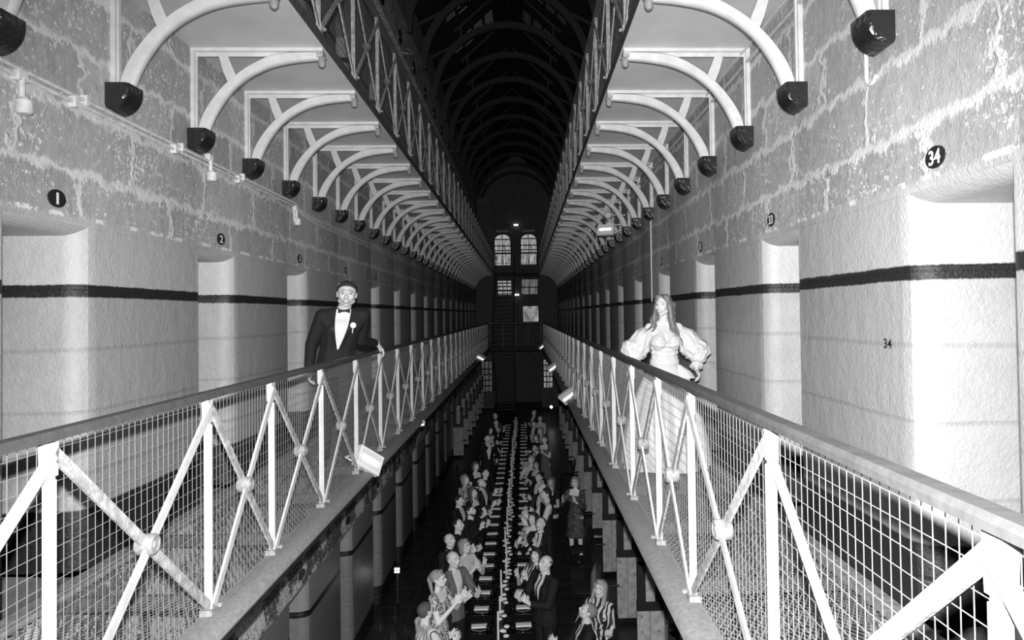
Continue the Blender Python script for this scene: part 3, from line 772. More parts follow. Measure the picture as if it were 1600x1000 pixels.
def decal(name, bvh, rows, mt, parent, off=.002, mx=None, dirn=(0, 1, 0), back=.6, nseg=8, thick=.0015):
    """rows: list of (z, x0, x1) in the frame mx; a thin patch laid on the surface seen from the front"""
    mx = mx or Matrix.Identity(4); d = (mx.to_3x3() @ V(dirn)).normalized(); q = M(); grid = []
    for z, a, b in rows:
        row = []
        for i in range(nseg+1):
            p = V((a+(b-a)*i/nseg, 0, z)) - V(dirn)*back; h = bvh.ray_cast(mx @ p, d, 2)
            if h[0] is None: row.append(None)
            else: row.append(h[0]-d*off)
        grid.append(row)
    # fill missed samples with neighbours
    for row in grid:
        last = None
        for i, p in enumerate(row):
            if p is None and last is not None: row[i] = last
            elif p is not None: last = p
        for i in range(len(row)-1, -1, -1):
            if row[i] is None and i+1 < len(row): row[i] = row[i+1]
    grid = [r for r in grid if r[0] is not None]
    if len(grid) < 2: return None
    vs = [p for r in grid for p in r]+[p+d*thick*2 for r in grid for p in r]; n = nseg+1; N_ = len(grid)*n; fs = []
    for i in range(len(grid)-1):
        for k in range(nseg):
            f = (i*n+k, i*n+k+1, (i+1)*n+k+1, (i+1)*n+k); fs.append(f); fs.append(tuple(N_+j for j in f[::-1]))
    q.add(vs, fs); return q.obj(name, mt, parent, 60)

def hand(wr, d, n, thumb_side, curl=.25, spread=.16, k=1.0):
    """palm, four fingers, thumb. d direction of the fingers, n palm normal, thumb_side vector towards the thumb"""
    wr, d, n = V(wr), V(d).normalized(), V(n); n = (n-d*n.dot(d)).normalized(); a = V(thumb_side); a = (a-d*a.dot(d)-n*a.dot(n)).normalized()
    g = [G((wr, .024*k), (wr+d*.085*k+a*.030*k, .0125*k), (wr+d*.080*k-a*.032*k, .0115*k)), G((wr+d*.02*k+a*.012*k, .020*k), (wr+d*.05*k-a*.015*k, .016*k))]
    for i, (o, L_) in enumerate(((.033, .072), (.011, .081), (-.011, .075), (-.032, .058))):
        b = wr+d*(.088-.004*abs(i-1))*k+a*o*k; fd = (d+a*(o*4.2*spread/.16)).normalized(); c = curl*(1+.12*i)
        d1 = (fd*math.cos(c)+n*math.sin(c)); d2 = (fd*math.cos(c*2.2)+n*math.sin(c*2.2)); d3 = (fd*math.cos(c*3.2)+n*math.sin(c*3.2))
        p1 = b+d1*L_*.45*k; p2 = p1+d2*L_*.32*k; p3 = p2+d3*L_*.23*k; r = (.0098, .0100, .0095, .0085)[i]*k
        g += [G((b, r*1.08), (p1, r)), G((p1, r), (p2, r*.92)), G((p2, r*.92), (p3, r*.80))]
    t0 = wr+d*.028*k+a*.018*k; t1 = t0+(d*.55+a*.8+n*.25).normalized()*.042*k; t2 = t1+(d*.85+a*.45+n*.25).normalized()*.034*k
    g += [G((t0, .016*k), (t1, .0125*k)), G((t1, .0125*k), (t2, .0095*k))]
    return g
def head_groups(mx, male=True, jaw=1.0):
    j = jaw*(1.0 if male else .92)
    g = [([((0, .014, .032), (.074, .092, .083))], mx, 3), ([((0, -.028, .0), (.066*j, .056, .062)), ((0, -.042, -.078), (.026*j, .030, .022))], mx, 3),
         ([((.041*j, -.010, -.048), .026), ((-.041*j, -.010, -.048), .026), ((0, -.050, -.085), (.018, .022, .016))], mx, 2),
         ([((.036, -.060, -.014), .023)], mx, 2), ([((-.036, -.060, -.014), .023)], mx, 2),
         ([((.032, -.076, .034), .0125), ((.008, -.080, .030), .011)], mx, 2), ([((-.032, -.076, .034), .0125), ((-.008, -.080, .030), .011)], mx, 2),
         ([((0, -.083, .024), .0075), ((0, -.107, -.016), .0105)], mx, 2), ([((.012, -.093, -.021), .0085), ((-.012, -.093, -.021), .0085), ((0, -.106, -.018), .009)], mx, 2),
         ([((.018, -.080, -.047), .0085), ((-.018, -.080, -.047), .0085), ((0, -.088, -.046), .0095)], mx, 2), ([((.014, -.078, -.058), .0085), ((-.014, -.078, -.058), .0085), ((0, -.085, -.058), .010)], mx, 2)]
    for s in (-1, 1): g.append(([((s*.0735, .014, .016), (.008, .016, .018)), ((s*.071, .008, -.016), (.007, .010, .012))], mx, 2))
    return g
def limb(a, b, ra, rb): return G((a, ra), (b, rb))
def hair_groups(style, mx):
    cap = [([((0, .023, .041), (.0790, .0985, .0885))], mx, 3)]
    if style == 'short': return cap+[([((0, .045, .0), (.077, .070, .065))], mx, 2), ([((.064, .004, .030), (.012, .024, .034))], mx, 2), ([((-.064, .004, .030), (.012, .024, .034))], mx, 2)]
    if style == 'receding': return [([((0, .046, .03), (.0835, .072, .074))], mx, 3), ([((0, .022, .082), (.066, .064, .045))], mx, 2)]
    if style == 'fringe': return [([((0, .056, .005), (.085, .056, .050))], mx, 3), ([((.070, .02, .0), (.012, .03, .03))], mx, 2), ([((-.070, .02, .0), (.012, .03, .03))], mx, 2)]
    if style == 'bob': return cap+[([((0, -.028, .100), (.060, .040, .028))], mx, 2), ([((.072, .01, .04), (.022, .055, .05)), ((.078, .015, -.07), (.020, .045, .03))], mx, 2),
                                   ([((-.072, .01, .04), (.022, .055, .05)), ((-.078, .015, -.07), (.020, .045, .03))], mx, 2), ([((0, .07, .03), (.07, .04, .06)), ((0, .07, -.08), (.075, .03, .03))], mx, 2)]
    if style == 'long': return cap+[([((0, -.028, .100), (.060, .040, .028))], mx, 2), ([((.074, .01, .04), (.020, .05, .05)), ((.088, .01, -.16), (.022, .035, .05))], mx, 2),
                                    ([((-.074, .01, .04), (.020, .05, .05)), ((-.088, .01, -.16), (.022, .035, .05))], mx, 2), ([((0, .07, .03), (.07, .04, .06)), ((0, .075, -.20), (.085, .030, .04))], mx, 2)]
    if style == 'ponytail': return cap+[([((0, -.030, .098), (.060, .040, .026))], mx, 2), ([((0, .10, .06), .030), ((0, .135, .01), .034)], mx, 2), ([((0, .135, .01), .034), ((0, .125, -.16), (.02, .02, .03))], mx, 2)]
    return []

LINE = dict(short=[(-.12, .080), (-.062, .076), (-.046, .060), (-.028, .034), (-.016, .004), (.0, .028), (.028, .0), (.05, -.045), (.14, -.052)],
            receding=[(-.12, .118), (-.055, .112), (-.03, .088), (-.02, .036), (-.012, .010), (.0, .028), (.028, .0), (.05, -.045), (.14, -.052)],
            fringe=[(-.12, .3), (-.012, .3), (-.006, .018), (.0, .026), (.028, .0), (.05, -.045), (.14, -.052)])
def lerp_line(L_, y):
    if y <= L_[0][0]: return L_[0][1]
    for (a, b), (c, d) in zip(L_, L_[1:]):
        if y <= c: return b+(d-b)*(y-a)/(c-a)
    return L_[-1][1]
def hair_shell(body, mx, style, mt, name='hair'):
    inv = mx.inverted(); ln = LINE[style]; vs, idx = [], {}; fs = []
    def ok(p):
        if abs(p.x) > .0765 and p.z < .045 and abs(p.y-.012) < .024: return -1
        if style == 'fringe' and p.z > .062+.25*max(0, p.y-.05): return -1
        return p.z-lerp_line(ln, p.y)
    loc = {}
    for v in body.vertices:
        p = inv @ v.co
        if -.08 < p.z < .16 and abs(p.x) < .10 and abs(p.y) < .16:
            d = ok(p)
            if d > -.004: loc[v.index] = d
    q = M()
    for f in body.polygons:
        if all(i in loc for i in f.vertices):
            for i in f.vertices:
                if i not in idx:
                    v = body.vertices[i]; d = loc[i]; t = min(1, max(0, d/.03)); n_ = mnoise.noise(v.co*70)
                    idx[i] = len(vs); vs.append(v.co+v.normal*(.0015+.0075*t+.0022*n_))
            fs.append(tuple(idx[i] for i in f.vertices))
    if len(fs) < 4: return None
    me = bpy.data.meshes.new(name); me.from_pydata(vs, [], fs); me.update(); me.polygons.foreach_set('use_smooth', [True]*len(fs)); me.materials.append(mt)
    return me
def figure(name, loc, rz, label, group=None, male=True, seated=False, h=1.75, look=(0, 0, 0), hair='short', hairmat='hair_dark', skin='skin', build=1.0,
           outfit='suit', cloth='suit', arms=None, glasses=False, beard=False, moustache=False, smile=True, tie=None, voxel=.0125, lean=(0, 0), legrot=0, tiedark='lapel', hk=1.08, leanside=0, extra=None, wide=1.0, hs=1.04, nbz=1.475, headz=1.622):
    k = h/1.75; root = empty(name, loc, rz); tag(root, label, 'person', group)
    dz = -.385 if seated else 0
    T = lambda x, y, z: V((x*k+leanside*max(0, z-.95)*k, y*k+lean[0]*max(0, z-.95)*k, (z+dz)*k))
    sw = (.172 if male else .150)*build
    pel, wai, che = T(0, 0, .94), T(0, 0, 1.11), T(0, -.005, 1.30)
    sh = {s: T(s*sw, 0, 1.425) for s in (-1, 1)}; nb = T(0, .012, nbz)
    hc = T(0, -.020, headz)
    ly, lp, lr = look; lp += .10 if seated else 0                       # head yaw (to figure's left +), pitch up, roll
    npiv = T(0, .0, 1.54)
    mx = Matrix.Translation(npiv) @ Matrix.Rotation(ly, 4, 'Z') @ Matrix.Rotation(-lp, 4, 'X') @ Matrix.Rotation(lr, 4, 'Y') @ Matrix.Translation(hc-npiv) @ Matrix.Diagonal((k*hs*(1.05 if male else 1.02)*wide, k*hs, k*hs, 1))
    bw = build
    tors = [G((pel, (.155*bw*k, .105*bw*k, .10*k)), (wai, ((.140 if male else .118)*bw*k, .095*bw*k, .07*k))),
            G((wai, ((.140 if male else .118)*bw*k, .095*bw*k, .07*k)), (che, ((.155 if male else .138)*bw*k, .108*k*bw, .11*k))),
            G((che, ((.150 if male else .135)*bw*k, .100*k, .10*k)), (sh[1]-V((.0, 0, .01)), .048*k), (sh[-1]-V((0, 0, .01)), .048*k)), G((nb+V((0,0,-.012)), .044*k), (sh[1], .036*k)), G((nb+V((0,0,-.012)), .044*k), (sh[-1], .036*k))]
    if not male: tors += [G((T(.065, -.075, 1.275), .062*k), (T(.05, -.03, 1.34), .05*k)), G((T(-.065, -.075, 1.275), .062*k), (T(-.05, -.03, 1.34), .05*k))]
    neck = [G((nb, (.060*bw if male else .046)*k), (mx @ V((0, .018, -.050)), (.055*bw if male else .044)*k))]
    A = arms or {}
    def arm(s):
        if s in A: return A[s]
        # relaxed
        return dict(el=(s*(sw+.06), .03, 1.14), wr=(s*(sw+.07), -.05, .90), d=(0, -.1, -1), n=(-s, 0, 0), t=(0, -1, 0), curl=.4)
    ar = {}
    for s in (-1, 1):
        a = dict(arm(s)); a['el'] = T(*a['el']); a['wr'] = T(*a['wr']); ar[s] = a
    armg, hands = [], []
    for s, a in ar.items():
        armg += [limb(sh[s], a['el'], .050*k*bw, .038*k*bw), limb(a['el'], a['wr'], .038*k*bw, .026*k)]
        hands += hand(a['wr']+V(a['d']).normalized()*.01, a['d'], a['n'], a['t'], a.get('curl', .2), a.get('spread', .16), k*hk)
    legs, shoes = [], []
    LR = Matrix.Rotation(legrot, 3, 'Z')
    hip = {s: T(s*.09, 0, .90) for s in (-1, 1)}
    for s in (-1, 1):
        if seated:
            kn = LR @ V((s*.12*k, -.44*k, (.90+dz)*k)); an = LR @ V((s*.12*k, -.40*k, .09)); toe = LR @ V((s*.13*k, -.56*k, .035))
        else: kn = V((s*.10*k, -.01, .50*k)); an = V((s*.105*k, .03, .09)); toe = V((s*.13*k, -.13, .035))
        legs += [limb(hip[s], kn, .088*k*bw, .058*k), limb(kn, an, .056*k, .040*k)]
        shoes += [G((an+V((0, 0, -.02)), .048), (toe, (.042, .05, .033))), G((an+V((0, .01, -.045)), .040), (toe, (.042, .05, .033)))]
    body = fuse('body', tors+neck+head_groups(mx, male)+armg+hands+legs, voxel, 2, MT[skin]); link('body', body, root)
    bv = bvh_of(body)
    # ---- clothes
    f = lambda g, e: [([(c, tuple(x+e for x in ((r,)*3 if isinstance(r, (int, float)) else r))) for c, r in q[0]], q[1], q[2]) for q in g]
    cm = MT[cloth] if isinstance(cloth, str) else cloth
    nz = nb.z
    def sleeves(frac, e):
        out = []
        for s, a in ar.items():
            if frac <= 0: continue
            if frac <= .5:
                p = sh[s].lerp(a['el'], frac*2); out.append(limb(sh[s], p, .052*k*bw+e, .044*k*bw+e))
            else:
                p = a['el'].lerp(a['wr'], (frac-.5)*2); out += [limb(sh[s], a['el'], .052*k*bw+e, .042*k*bw+e), limb(a['el'], p, .042*k*bw+e, .034*k+e)]
        return out
    tc = .013
    tcut = lambda co: co.z > nz+.035*k
    trous = MT['suit'] if outfit in ('suit', 'shirt', 'vest', 'tee') else None
    if outfit in ('suit', 'tux', 'blazer'):
        skirt = [G((wai, (.150*bw*k, .105*bw*k, .05)), (T(0, 0, .93), (.175*bw*k, .128*bw*k, .05)), (T(0, 0, .83 if not seated else .90), (.182*bw*k, .135*bw*k, .03)))]
        jk = fuse('jacket', f(tors, .020)+skirt+sleeves(.93, .014), voxel, 3, cm, cut=lambda co: co.z > nz+.030*k and abs(co.x-nb.x) < .11 ); link('jacket', jk, root)
        jb = bvh_of(jk); zb = T(0, 0, 1.10).z; zt = nz+.012; tx = lambda t: leanside*(0)*t
        rows = []; 
        for i in range(27):
            t = i/26; z = zb+(zt-zb)*t; c_ = (nb.x)*((z-zb)/(zt-zb))+T(0, 0, 1.10).x*(1-(z-zb)/(zt-zb)); wd = .006+.062*k*math.sin(min(1, t*1.15)*PI/2)
            rows.append((z, c_-wd, c_+wd))
        bk = .20+abs(lean[0])*.45
        decal('shirt_front', jb, rows, MT['white'], root, .004, back=bk, nseg=14)
        for s in (-1, 1):
            lr_ = []
            for (z, a, b) in rows:
                t = (z-zb)/(zt-zb); e = b if s > 0 else a; wd = .010+.030*math.sin(PI*min(1, t*.9+.1))
                lr_.append((z, min(e, e+s*wd), max(e, e+s*wd)))
            decal('lapel', jb, lr_, MT['lapel'] if outfit != 'blazer' else cm, root, .008, nseg=5, back=bk)
        col = fuse('collar', [G((nb+V((0, -.004, .004)), (.072*bw*k, .072*k, .018*k)), (nb+V((0, .004, .034*k)), (.061*bw*k, .062*k, .012)))], .007, 1, MT['white']); link('shirt_collar', col, root)
        if tie == 'tie':
            decal('necktie', jb, [(zb+.02+(zt-.01-zb-.02)*i/7, T(0, 0, 1.1).x*(1-i/7)+nb.x*i/7-(.022-.014*i/7), T(0, 0, 1.1).x*(1-i/7)+nb.x*i/7+(.022-.014*i/7)) for i in range(8)], MT[tiedark], root, .009, nseg=3, back=bk)
            M().ell((nb.x, nb.y-.078*k, nz+.012), (.018, .012, .016)).obj('tie_knot', MT[tiedark], root)
        if tie == 'bow':
            b_ = M(); c0 = V((nb.x, nb.y-.118*k, nz+(.020 if hs < 1.1 else -.004)))
            for s in (-1, 1):
                b_.loft([[c0+V((s*.006, -.008, -.007)), c0+V((s*.006, .006, -.007)), c0+V((s*.006, .006, .007)), c0+V((s*.006, -.008, .007))],
                         [c0+V((s*.056, -.010, -.025)), c0+V((s*.056, .010, -.025)), c0+V((s*.056, .010, .022)), c0+V((s*.056, -.010, .022))]])
            b_.box(c0.x-.010, c0.x+.010, c0.y-.014, c0.y+.006, c0.z-.011, c0.z+.011); b_.obj('bow_tie', MT['dark'], root)
        for s, a in ar.items():
            u = (a['wr']-a['el']).normalized(); M().tube([a['wr']-u*.03, a['wr']-u*.002], [.035*k+.004, .034*k+.004], 14).obj('shirt_cuff', MT['white'], root)
        tr = fuse('trousers', f([G((T(0, 0, .93), (.150*bw*k, .105*bw*k, .06*k)))]+legs, .018), voxel*1.2, 2, cm if outfit != 'blazer' else MT['suit']); link('trousers', tr, root)
    elif outfit in ('shirt', 'vest', 'tee', 'blouse'):
        fr = {'shirt': .92, 'vest': .92, 'tee': .30, 'blouse': .32}[outfit]
        sm_ = fuse('shirt', f(tors, .014)+sleeves(fr, .012), voxel, 3, cm, cut=lambda co: co.z > nz+.020*k and abs(co.x-nb.x) < .10 and co.z > nz+.02); link('shirt', sm_, root); jb = bvh_of(sm_)
        if outfit in ('shirt', 'vest'):
            col = fuse('collar', [G((nb+V((0, -.002, .010)), (.066*k, .064*k, .018*k)), (nb+V((0, .006, .046*k)), (.058*k, .058*k, .012)))], .007, 1, cm); link('collar', col, root)
        if outfit == 'vest':
            wm_ = fuse('waistcoat', f(tors, .024), voxel, 3, MT['suit'], cut=lambda co: co.z > nz-.02 or abs(co.x) > (sw-.0)*k); link('waistcoat', wm_, root)
        tr = fuse('trousers', f([G((T(0, 0, .93), (.150*bw*k, .105*bw*k, .07*k)))]+legs, .018), voxel*1.2, 2, MT['suit']); link('trousers', tr, root)
        if tie == 'tie': decal('necktie', jb, [(T(0, 0, 1.0+.42*i/8).z, -.022+.012*i/8, .022-.012*i/8) for i in range(9)], MT[tiedark], root, .006, nseg=3, back=.20)
    elif outfit == 'dress':
        zt_ = T(0, 0, 1.37).z
        sk = [G((pel, (.160*bw*k, .11*bw*k, .10*k)), *[(LR @ V((s*.13*k, -.42*k, (.88+dz)*k)), (.09, .10, .07)) for s in (-1, 1)])] if seated else [G((T(0, 0, 1.0), (.16*bw*k, .115*k, .06)), (T(0, 0, .50), (.22, .18, .03)))]
        dm = fuse('dress', f(tors, .012)+sk+sleeves(.22 if not (extra or {}).get('sleeves') else extra['sleeves'], .012), voxel, 3, cm, cut=lambda co: co.z > zt_ and abs(co.x) < (.10 if True else 0)); link('dress', dm, root)
        sh_ = fuse('shoes', shoes, .012, 1, MT['dark']); link('shoes', sh_, root)
    if outfit != 'dress': link('shoes', fuse('shoes', shoes, .014, 1, MT['dark']), root)
    # ---- face
    fm = mx
    ev = lambda n_, rows, mt, o_=.0012, ns=6: decal(n_, bv, rows, MT[mt], root, o_, fm, nseg=ns, thick=.001, back=.20)
    S3 = k
    for s in (-1, 1):
        cx_ = s*.031; ew, eh = .0135, .0055
        ev('eye', [(.012-eh+2*eh*i/5, cx_-ew*math.sqrt(max(.05, 1-((i-2.5)/2.6)**2)), cx_+ew*math.sqrt(max(.05, 1-((i-2.5)/2.6)**2))) for i in range(6)], 'eyew', .0010)
        ev('iris', [(.012-.0055+.011*i/4, cx_-.0055*math.sqrt(max(.1, 1-((i-2)/2.2)**2)), cx_+.0055*math.sqrt(max(.1, 1-((i-2)/2.2)**2))) for i in range(5)], 'eyed', .0022, 3)
        ev('eyelid', [(.0165, cx_-.014, cx_+.014), (.0190, cx_-.012, cx_+.012)], 'hair_dark' if male else 'eyed', .0022, 5)
        ev('eyebrow', [(.032, cx_-.018, cx_+.016), (.037, cx_-.015, cx_+.014)], hairmat if hairmat != 'hair_bride' else 'hair_mid', .002, 5)
    if smile:
        ev('lips', [(-.064+.024*i/6, -.026*math.sin(PI*(i+.6)/7.2)-.003, .026*math.sin(PI*(i+.6)/7.2)+.003) for i in range(7)], 'lip', .0014, 8)
        ev('teeth', [(-.058+.011*i/3, -.019*(.6+.4*i/3), .019*(.6+.4*i/3)) for i in range(4)], 'teeth', .003, 6)
    else:
        ev('lips', [(-.060+.016*i/5, -.022*math.sin(PI*(i+.6)/6.2)-.002, .022*math.sin(PI*(i+.6)/6.2)+.002) for i in range(6)], 'lip', .0014, 8)
        ev('mouth_line', [(-.0530, -.020, .020), (-.0510, -.020, .020)], 'eyed', .0028, 6)
    if hair in LINE:
        hm = hair_shell(body, mx, hair, MT[hairmat])
        if hm: link('hair', hm, root)
    elif hair: link('hair', fuse('hair', hair_groups(hair, mx), voxel*.8, 2, MT[hairmat]), root)
    if beard: link('beard', fuse('beard', [([((0, -.045, -.082), (.040, .038, .030)), ((.050, -.01, -.045), .020)], mx, 2), ([((0, -.045, -.082), (.040, .038, .030)), ((-.050, -.01, -.045), .020)], mx, 2), ([((0, -.052, -.105), (.026, .026, .022))], mx, 2)], voxel*.7, 2, MT[hairmat]), root)
    if moustache: link('moustache', fuse('moustache', [([((.022, -.088, -.038), (.012, .008, .006)), ((0, -.097, -.034), (.010, .008, .006))], mx, 2), ([((-.022, -.088, -.038), (.012, .008, .006)), ((0, -.097, -.034), (.010, .008, .006))], mx, 2)], .005, 1, MT['hair_dark']), root)
    if glasses:
        q = M()
        for s in (-1, 1): q.tube([mx @ V((s*.032+.024*math.cos(2*PI*i/16), -.098+.006*abs(math.cos(2*PI*i/16)), .010+.019*math.sin(2*PI*i/16))) for i in range(16)], .0022*(1.3 if voxel > .01 else 1), 6, closed=True); q.tube([mx @ V((s*.056, -.092, .016)), mx @ V((s*.082, .0, .016))], .002, 6)
        q.tube([mx @ V((-.008, -.098, .014)), mx @ V((.008, -.098, .014))], .002, 6); q.obj('glasses', MT['glass_frame'], root)
    return root, dict(T=T, mx=mx, sh=sh, ar=ar, nb=nb, bv=bv, k=k)

# arm presets (figure faces -y, its left is +x)
def clap(hgt=1.22, gap=.05, fwd=-.34, up=.75, off=0.0, sw=.17, curl=.12):
    A = {}
    for s in (-1, 1):
        A[s] = dict(el=(s*(sw+.085), -.14, 1.16), wr=(s*(gap+.035)+off, fwd, hgt), d=(-s*.10, -.45, up), n=(-s, 0, .05), t=(0, -up*.7, .5), curl=curl, spread=.28)
    return A
def handsup(hgt=1.45):
    return {s: dict(el=(s*.27, -.16, 1.20), wr=(s*.16, -.30, hgt), d=(-s*.1, -.1, 1), n=(-s*.7, -.4, 0), t=(-s*.2, -1, .2), curl=.15, spread=.35) for s in (-1, 1)}

# ---- the groom at the left railing
def place_groom():
    rz = .28                                        # turned slightly towards the camera side
    loc = V((-1.52, 6.86, GZ))
    inv = Matrix.Rotation(-rz, 3, 'Z'); k = 1.775/1.75
    def world(x, y, z): 
        p = inv @ (V((x, y, z))-loc); return (p.x/k, p.y/k, p.z/k)
    wl = world(-1.20, 7.27, GZ+RH+.085); el = world(-1.30, 6.99, GZ+1.19)
    # leaning correction is removed in T for arms, so compensate
    ln, ls = -.16, .16
    fix = lambda p: (p[0]-ls*max(0, p[2]-.95), p[1]-ln*max(0, p[2]-.95), p[2])
    iw = inv @ V((1, .0, 0)); 
    dv = inv @ V((.10, .62, -.45)); 
    A = {1: dict(el=fix(el), wr=fix(wl), d=(inv @ V((.55, .10, -.55)))[:], n=(inv @ V((-.5, 0, -.8)))[:], t=(inv @ V((0, -1, 0)))[:], curl=.45, spread=.14),
         -1: dict(el=(-.25, .04, 1.15), wr=(-.24, -.08, .92), d=(0, -.2, -1), n=(1, 0, 0), t=(0, -1, 0), curl=.4)}
    r, d = figure('groom', loc, rz, 'groom in black tuxedo and bow tie leaning on the left gallery railing', male=True, h=1.775, look=(-.05, -.04, .07), hair='short', hairmat='hair_dark',
                  skin='skin_groom', build=1.10, wide=1.02, hs=1.15, nbz=1.475, headz=1.625, outfit='tux', cloth='suit', tie='bow', arms=A, voxel=.0075, lean=(ln, 0), leanside=ls, hk=1.0)
    r.name = 'person'
    jx = d['T'](.105, -.135, 1.33)
    bt = empty('boutonniere', (0, 0, 0)); bt.parent = r; 
    q = M()
    for i in range(9):
        a = 2*PI*i/8; rr = .017 if i < 8 else 0; q.ell((jx.x+rr*math.cos(a), jx.y-.012-(.006 if i == 8 else 0), jx.z+rr*math.sin(a)), (.013, .010, .013), 8, 6)
    q.obj('flower', MT['petal'], bt); M().tube([(jx.x, jx.y-.004, jx.z-.01), (jx.x-.008, jx.y-.004, jx.z-.075)], .005, 6).obj('stem', MT['digit'], bt)
    return r
place_groom()

# ---- the bride at the right railing
def place_bride():
    rz = .02; loc = V((1.66, 6.32, GZ)); h = 1.60; k = h/1.75
    root = empty('person', loc, rz); tag(root, 'bride in ivory satin gown with puffed sleeves behind the right gallery railing', 'person')
    T = lambda x, y, z: V((x*k, y*k, z*k)); sw = .150
    pel, wai, che = T(0, 0, .96), T(0, 0, 1.12), T(0, -.005, 1.30); sh = {s: T(s*sw, .0, 1.42) for s in (-1, 1)}; nb = T(0, .012, 1.455); npiv = T(0, 0, 1.54); hc = T(0, -.018, 1.632)
    mx = Matrix.Translation(npiv) @ Matrix.Rotation(-.66, 4, 'Z') @ Matrix.Rotation(.02, 4, 'X') @ Matrix.Rotation(.05, 4, 'Y') @ Matrix.Translation(hc-npiv) @ Matrix.Scale(k, 4)
    tors = [G((pel, (.155*k, .11*k, .10*k)), (wai, (.122*k, .092*k, .07*k))), G((wai, (.122*k, .092*k, .07*k)), (che, (.142*k, .100*k, .11*k))),
            G((che, (.138*k, .095*k, .10*k)), (sh[1]-V((0, 0, .012)), .046*k), (sh[-1]-V((0, 0, .012)), .046*k)), G((nb, .050*k), (sh[1], .038*k)), G((nb, .050*k), (sh[-1], .038*k)),
            G((T(.068, -.080, 1.27), .070*k), (T(.05, -.03, 1.35), .05*k)), G((T(-.068, -.080, 1.27), .070*k), (T(-.05, -.03, 1.35), .05*k))]
    neck = [G((nb, .048*k), (mx @ V((0, .018, -.055)), .043*k))]
    el = {-1: T(-.30, -.02, 1.16), 1: T(.33, .02, 1.14)}; wr = {-1: T(-.37, -.16, 1.03), 1: T(.30, -.12, .985)}
    armg = [limb(sh[s], el[s], .044*k, .034*k) for s in (-1, 1)]+[limb(el[s], wr[s], .034*k, .023*k) for s in (-1, 1)]
    hands = hand(wr[-1], (-.35, -.5, -.6), (.3, -.3, -.8), (1, -.4, 0), .35, .12, .92*k*1.05)+hand(wr[1], (.1, -.6, -.6), (-.9, 0, -.3), (0, -1, .2), .45, .12, .92*k*1.05)
    legs = [limb(T(s*.09, 0, .90), T(s*.09, 0, .5), .085*k, .055*k) for s in (-1, 1)]+[limb(T(s*.09, 0, .5), T(s*.09, .02, .06), .055*k, .038*k) for s in (-1, 1)]
    body = fuse('body', tors+neck+head_groups(mx, False)+armg+hands+legs, .0075, 2, MT['skin3']); link('body', body, root); bv = bvh_of(body)
    f = lambda g, e: [([(c, tuple(x+e for x in ((r,)*3 if isinstance(r, (int, float)) else r))) for c, r in q[0]], q[1], q[2]) for q in g]
    neckline = lambda co: co.z > T(0, 0, 1.325).z-.030*k*math.exp(-((co.x)/.022)**2)+.028*min(1, abs(abs(co.x)-.068)/.07)*(-1 if abs(co.x) < .068 else .6)
    bod = fuse('bodice', f(tors, .010), .007, 3, MT['satin'], cut=lambda co: (neckline(co) if co.y < .02 else co.z > T(0, 0, 1.34).z) or co.z < T(0, 0, 1.0).z)
    # satin drape folds across the bust and waist
    for v in bod.vertices:
        t = math.sin(v.co.z*150+3.0*math.cos(v.co.x*14)); v.co += v.normal*.0035*t if v.co.y < .03 else V((0, 0, 0))
    o = link('bodice', bod, root); so = o.modifiers.new('t', 'SOLIDIFY'); so.thickness = .004; so.offset = 1
    # skirt: full and gathered
    q = M(); rings = []; n = 96
    for i in range(26):
        t = i/25; z = T(0, 0, 1.06).z*(1-t)+.015*t; ease = 1-(1-t)**1.9
        rx = .128+(.40-.128)*ease; ry = .100+(.36-.10)*ease; amp = .03*min(1, t*2.0)
        ring = []
        for j in range(n):
            a = 2*PI*j/n; w_ = 1+amp/rx*(.6*math.sin(a*11+1.3+t*.9)+.4*math.sin(a*17+.4-t*1.4)+.35*math.sin(a*5+2))
            ring.append((rx*w_*math.cos(a), ry*w_*math.sin(a)+.02*ease, z))
        rings.append(ring)
    q.loft(rings); q.obj('skirt', MT['satin'], root, 70)
    q = M(); q.loft([[(.126*math.cos(a)*e, .098*math.sin(a)*e, z) for a in [2*PI*j/40 for j in range(40)]] for z, e in ((T(0, 0, 1.035).z, 1.04), (T(0, 0, 1.05).z, 1.10), (T(0, 0, 1.09).z, 1.07), (T(0, 0, 1.10).z, .98))]); q.obj('waistband', MT['satin'], root, 60)
    # puffed sleeves, off the shoulder, gathered at the elbow
    for s in (-1, 1):
        a0 = T(s*.155, 0, 1.385); a1 = T(s*.255, -.01, 1.24); a2 = el[s]+V((s*.02, -.01, .0)); a3 = wr[s].lerp(el[s], .45)
        path = [a0, a0.lerp(a1, .5)+V((s*.012, 0, .012)), a1, a1.lerp(a2, .5)+V((s*.02, 0, .0)), a2, a2.lerp(a3, .5), a3]
        rad = [.055, .088, .108, .120, .115, .080, .040]
        rings = []; N2 = 56; m_ = 24
        for i in range(m_+1):
            u = i/m_*(len(path)-1); j = min(int(u), len(path)-2); t = u-j; p = path[j].lerp(path[j+1], t); rr = rad[j]+(rad[j+1]-rad[j])*(t*t*(3-2*t))
            dd = (path[min(j+2, len(path)-1)]-path[max(j-1, 0)]).normalized(); up_ = V((0, -1, 0)); up_ = (up_-dd*up_.dot(dd)).normalized(); sd = dd.cross(up_)
            rings.append([p+(up_*math.cos(2*PI*l/N2)+sd*math.sin(2*PI*l/N2))*rr*(1+(.05*math.sin(l*2*PI/N2*9+i*.35)+.035*math.sin(l*2*PI/N2*14-i*.5))) for l in range(N2)])
        q = M(); q.loft(rings); q.obj('sleeve', MT['satin'], root, 75)
        q = M(); c0 = a3; dd = (wr[s]-el[s]).normalized(); up_ = dd.orthogonal().normalized(); sd = dd.cross(up_)
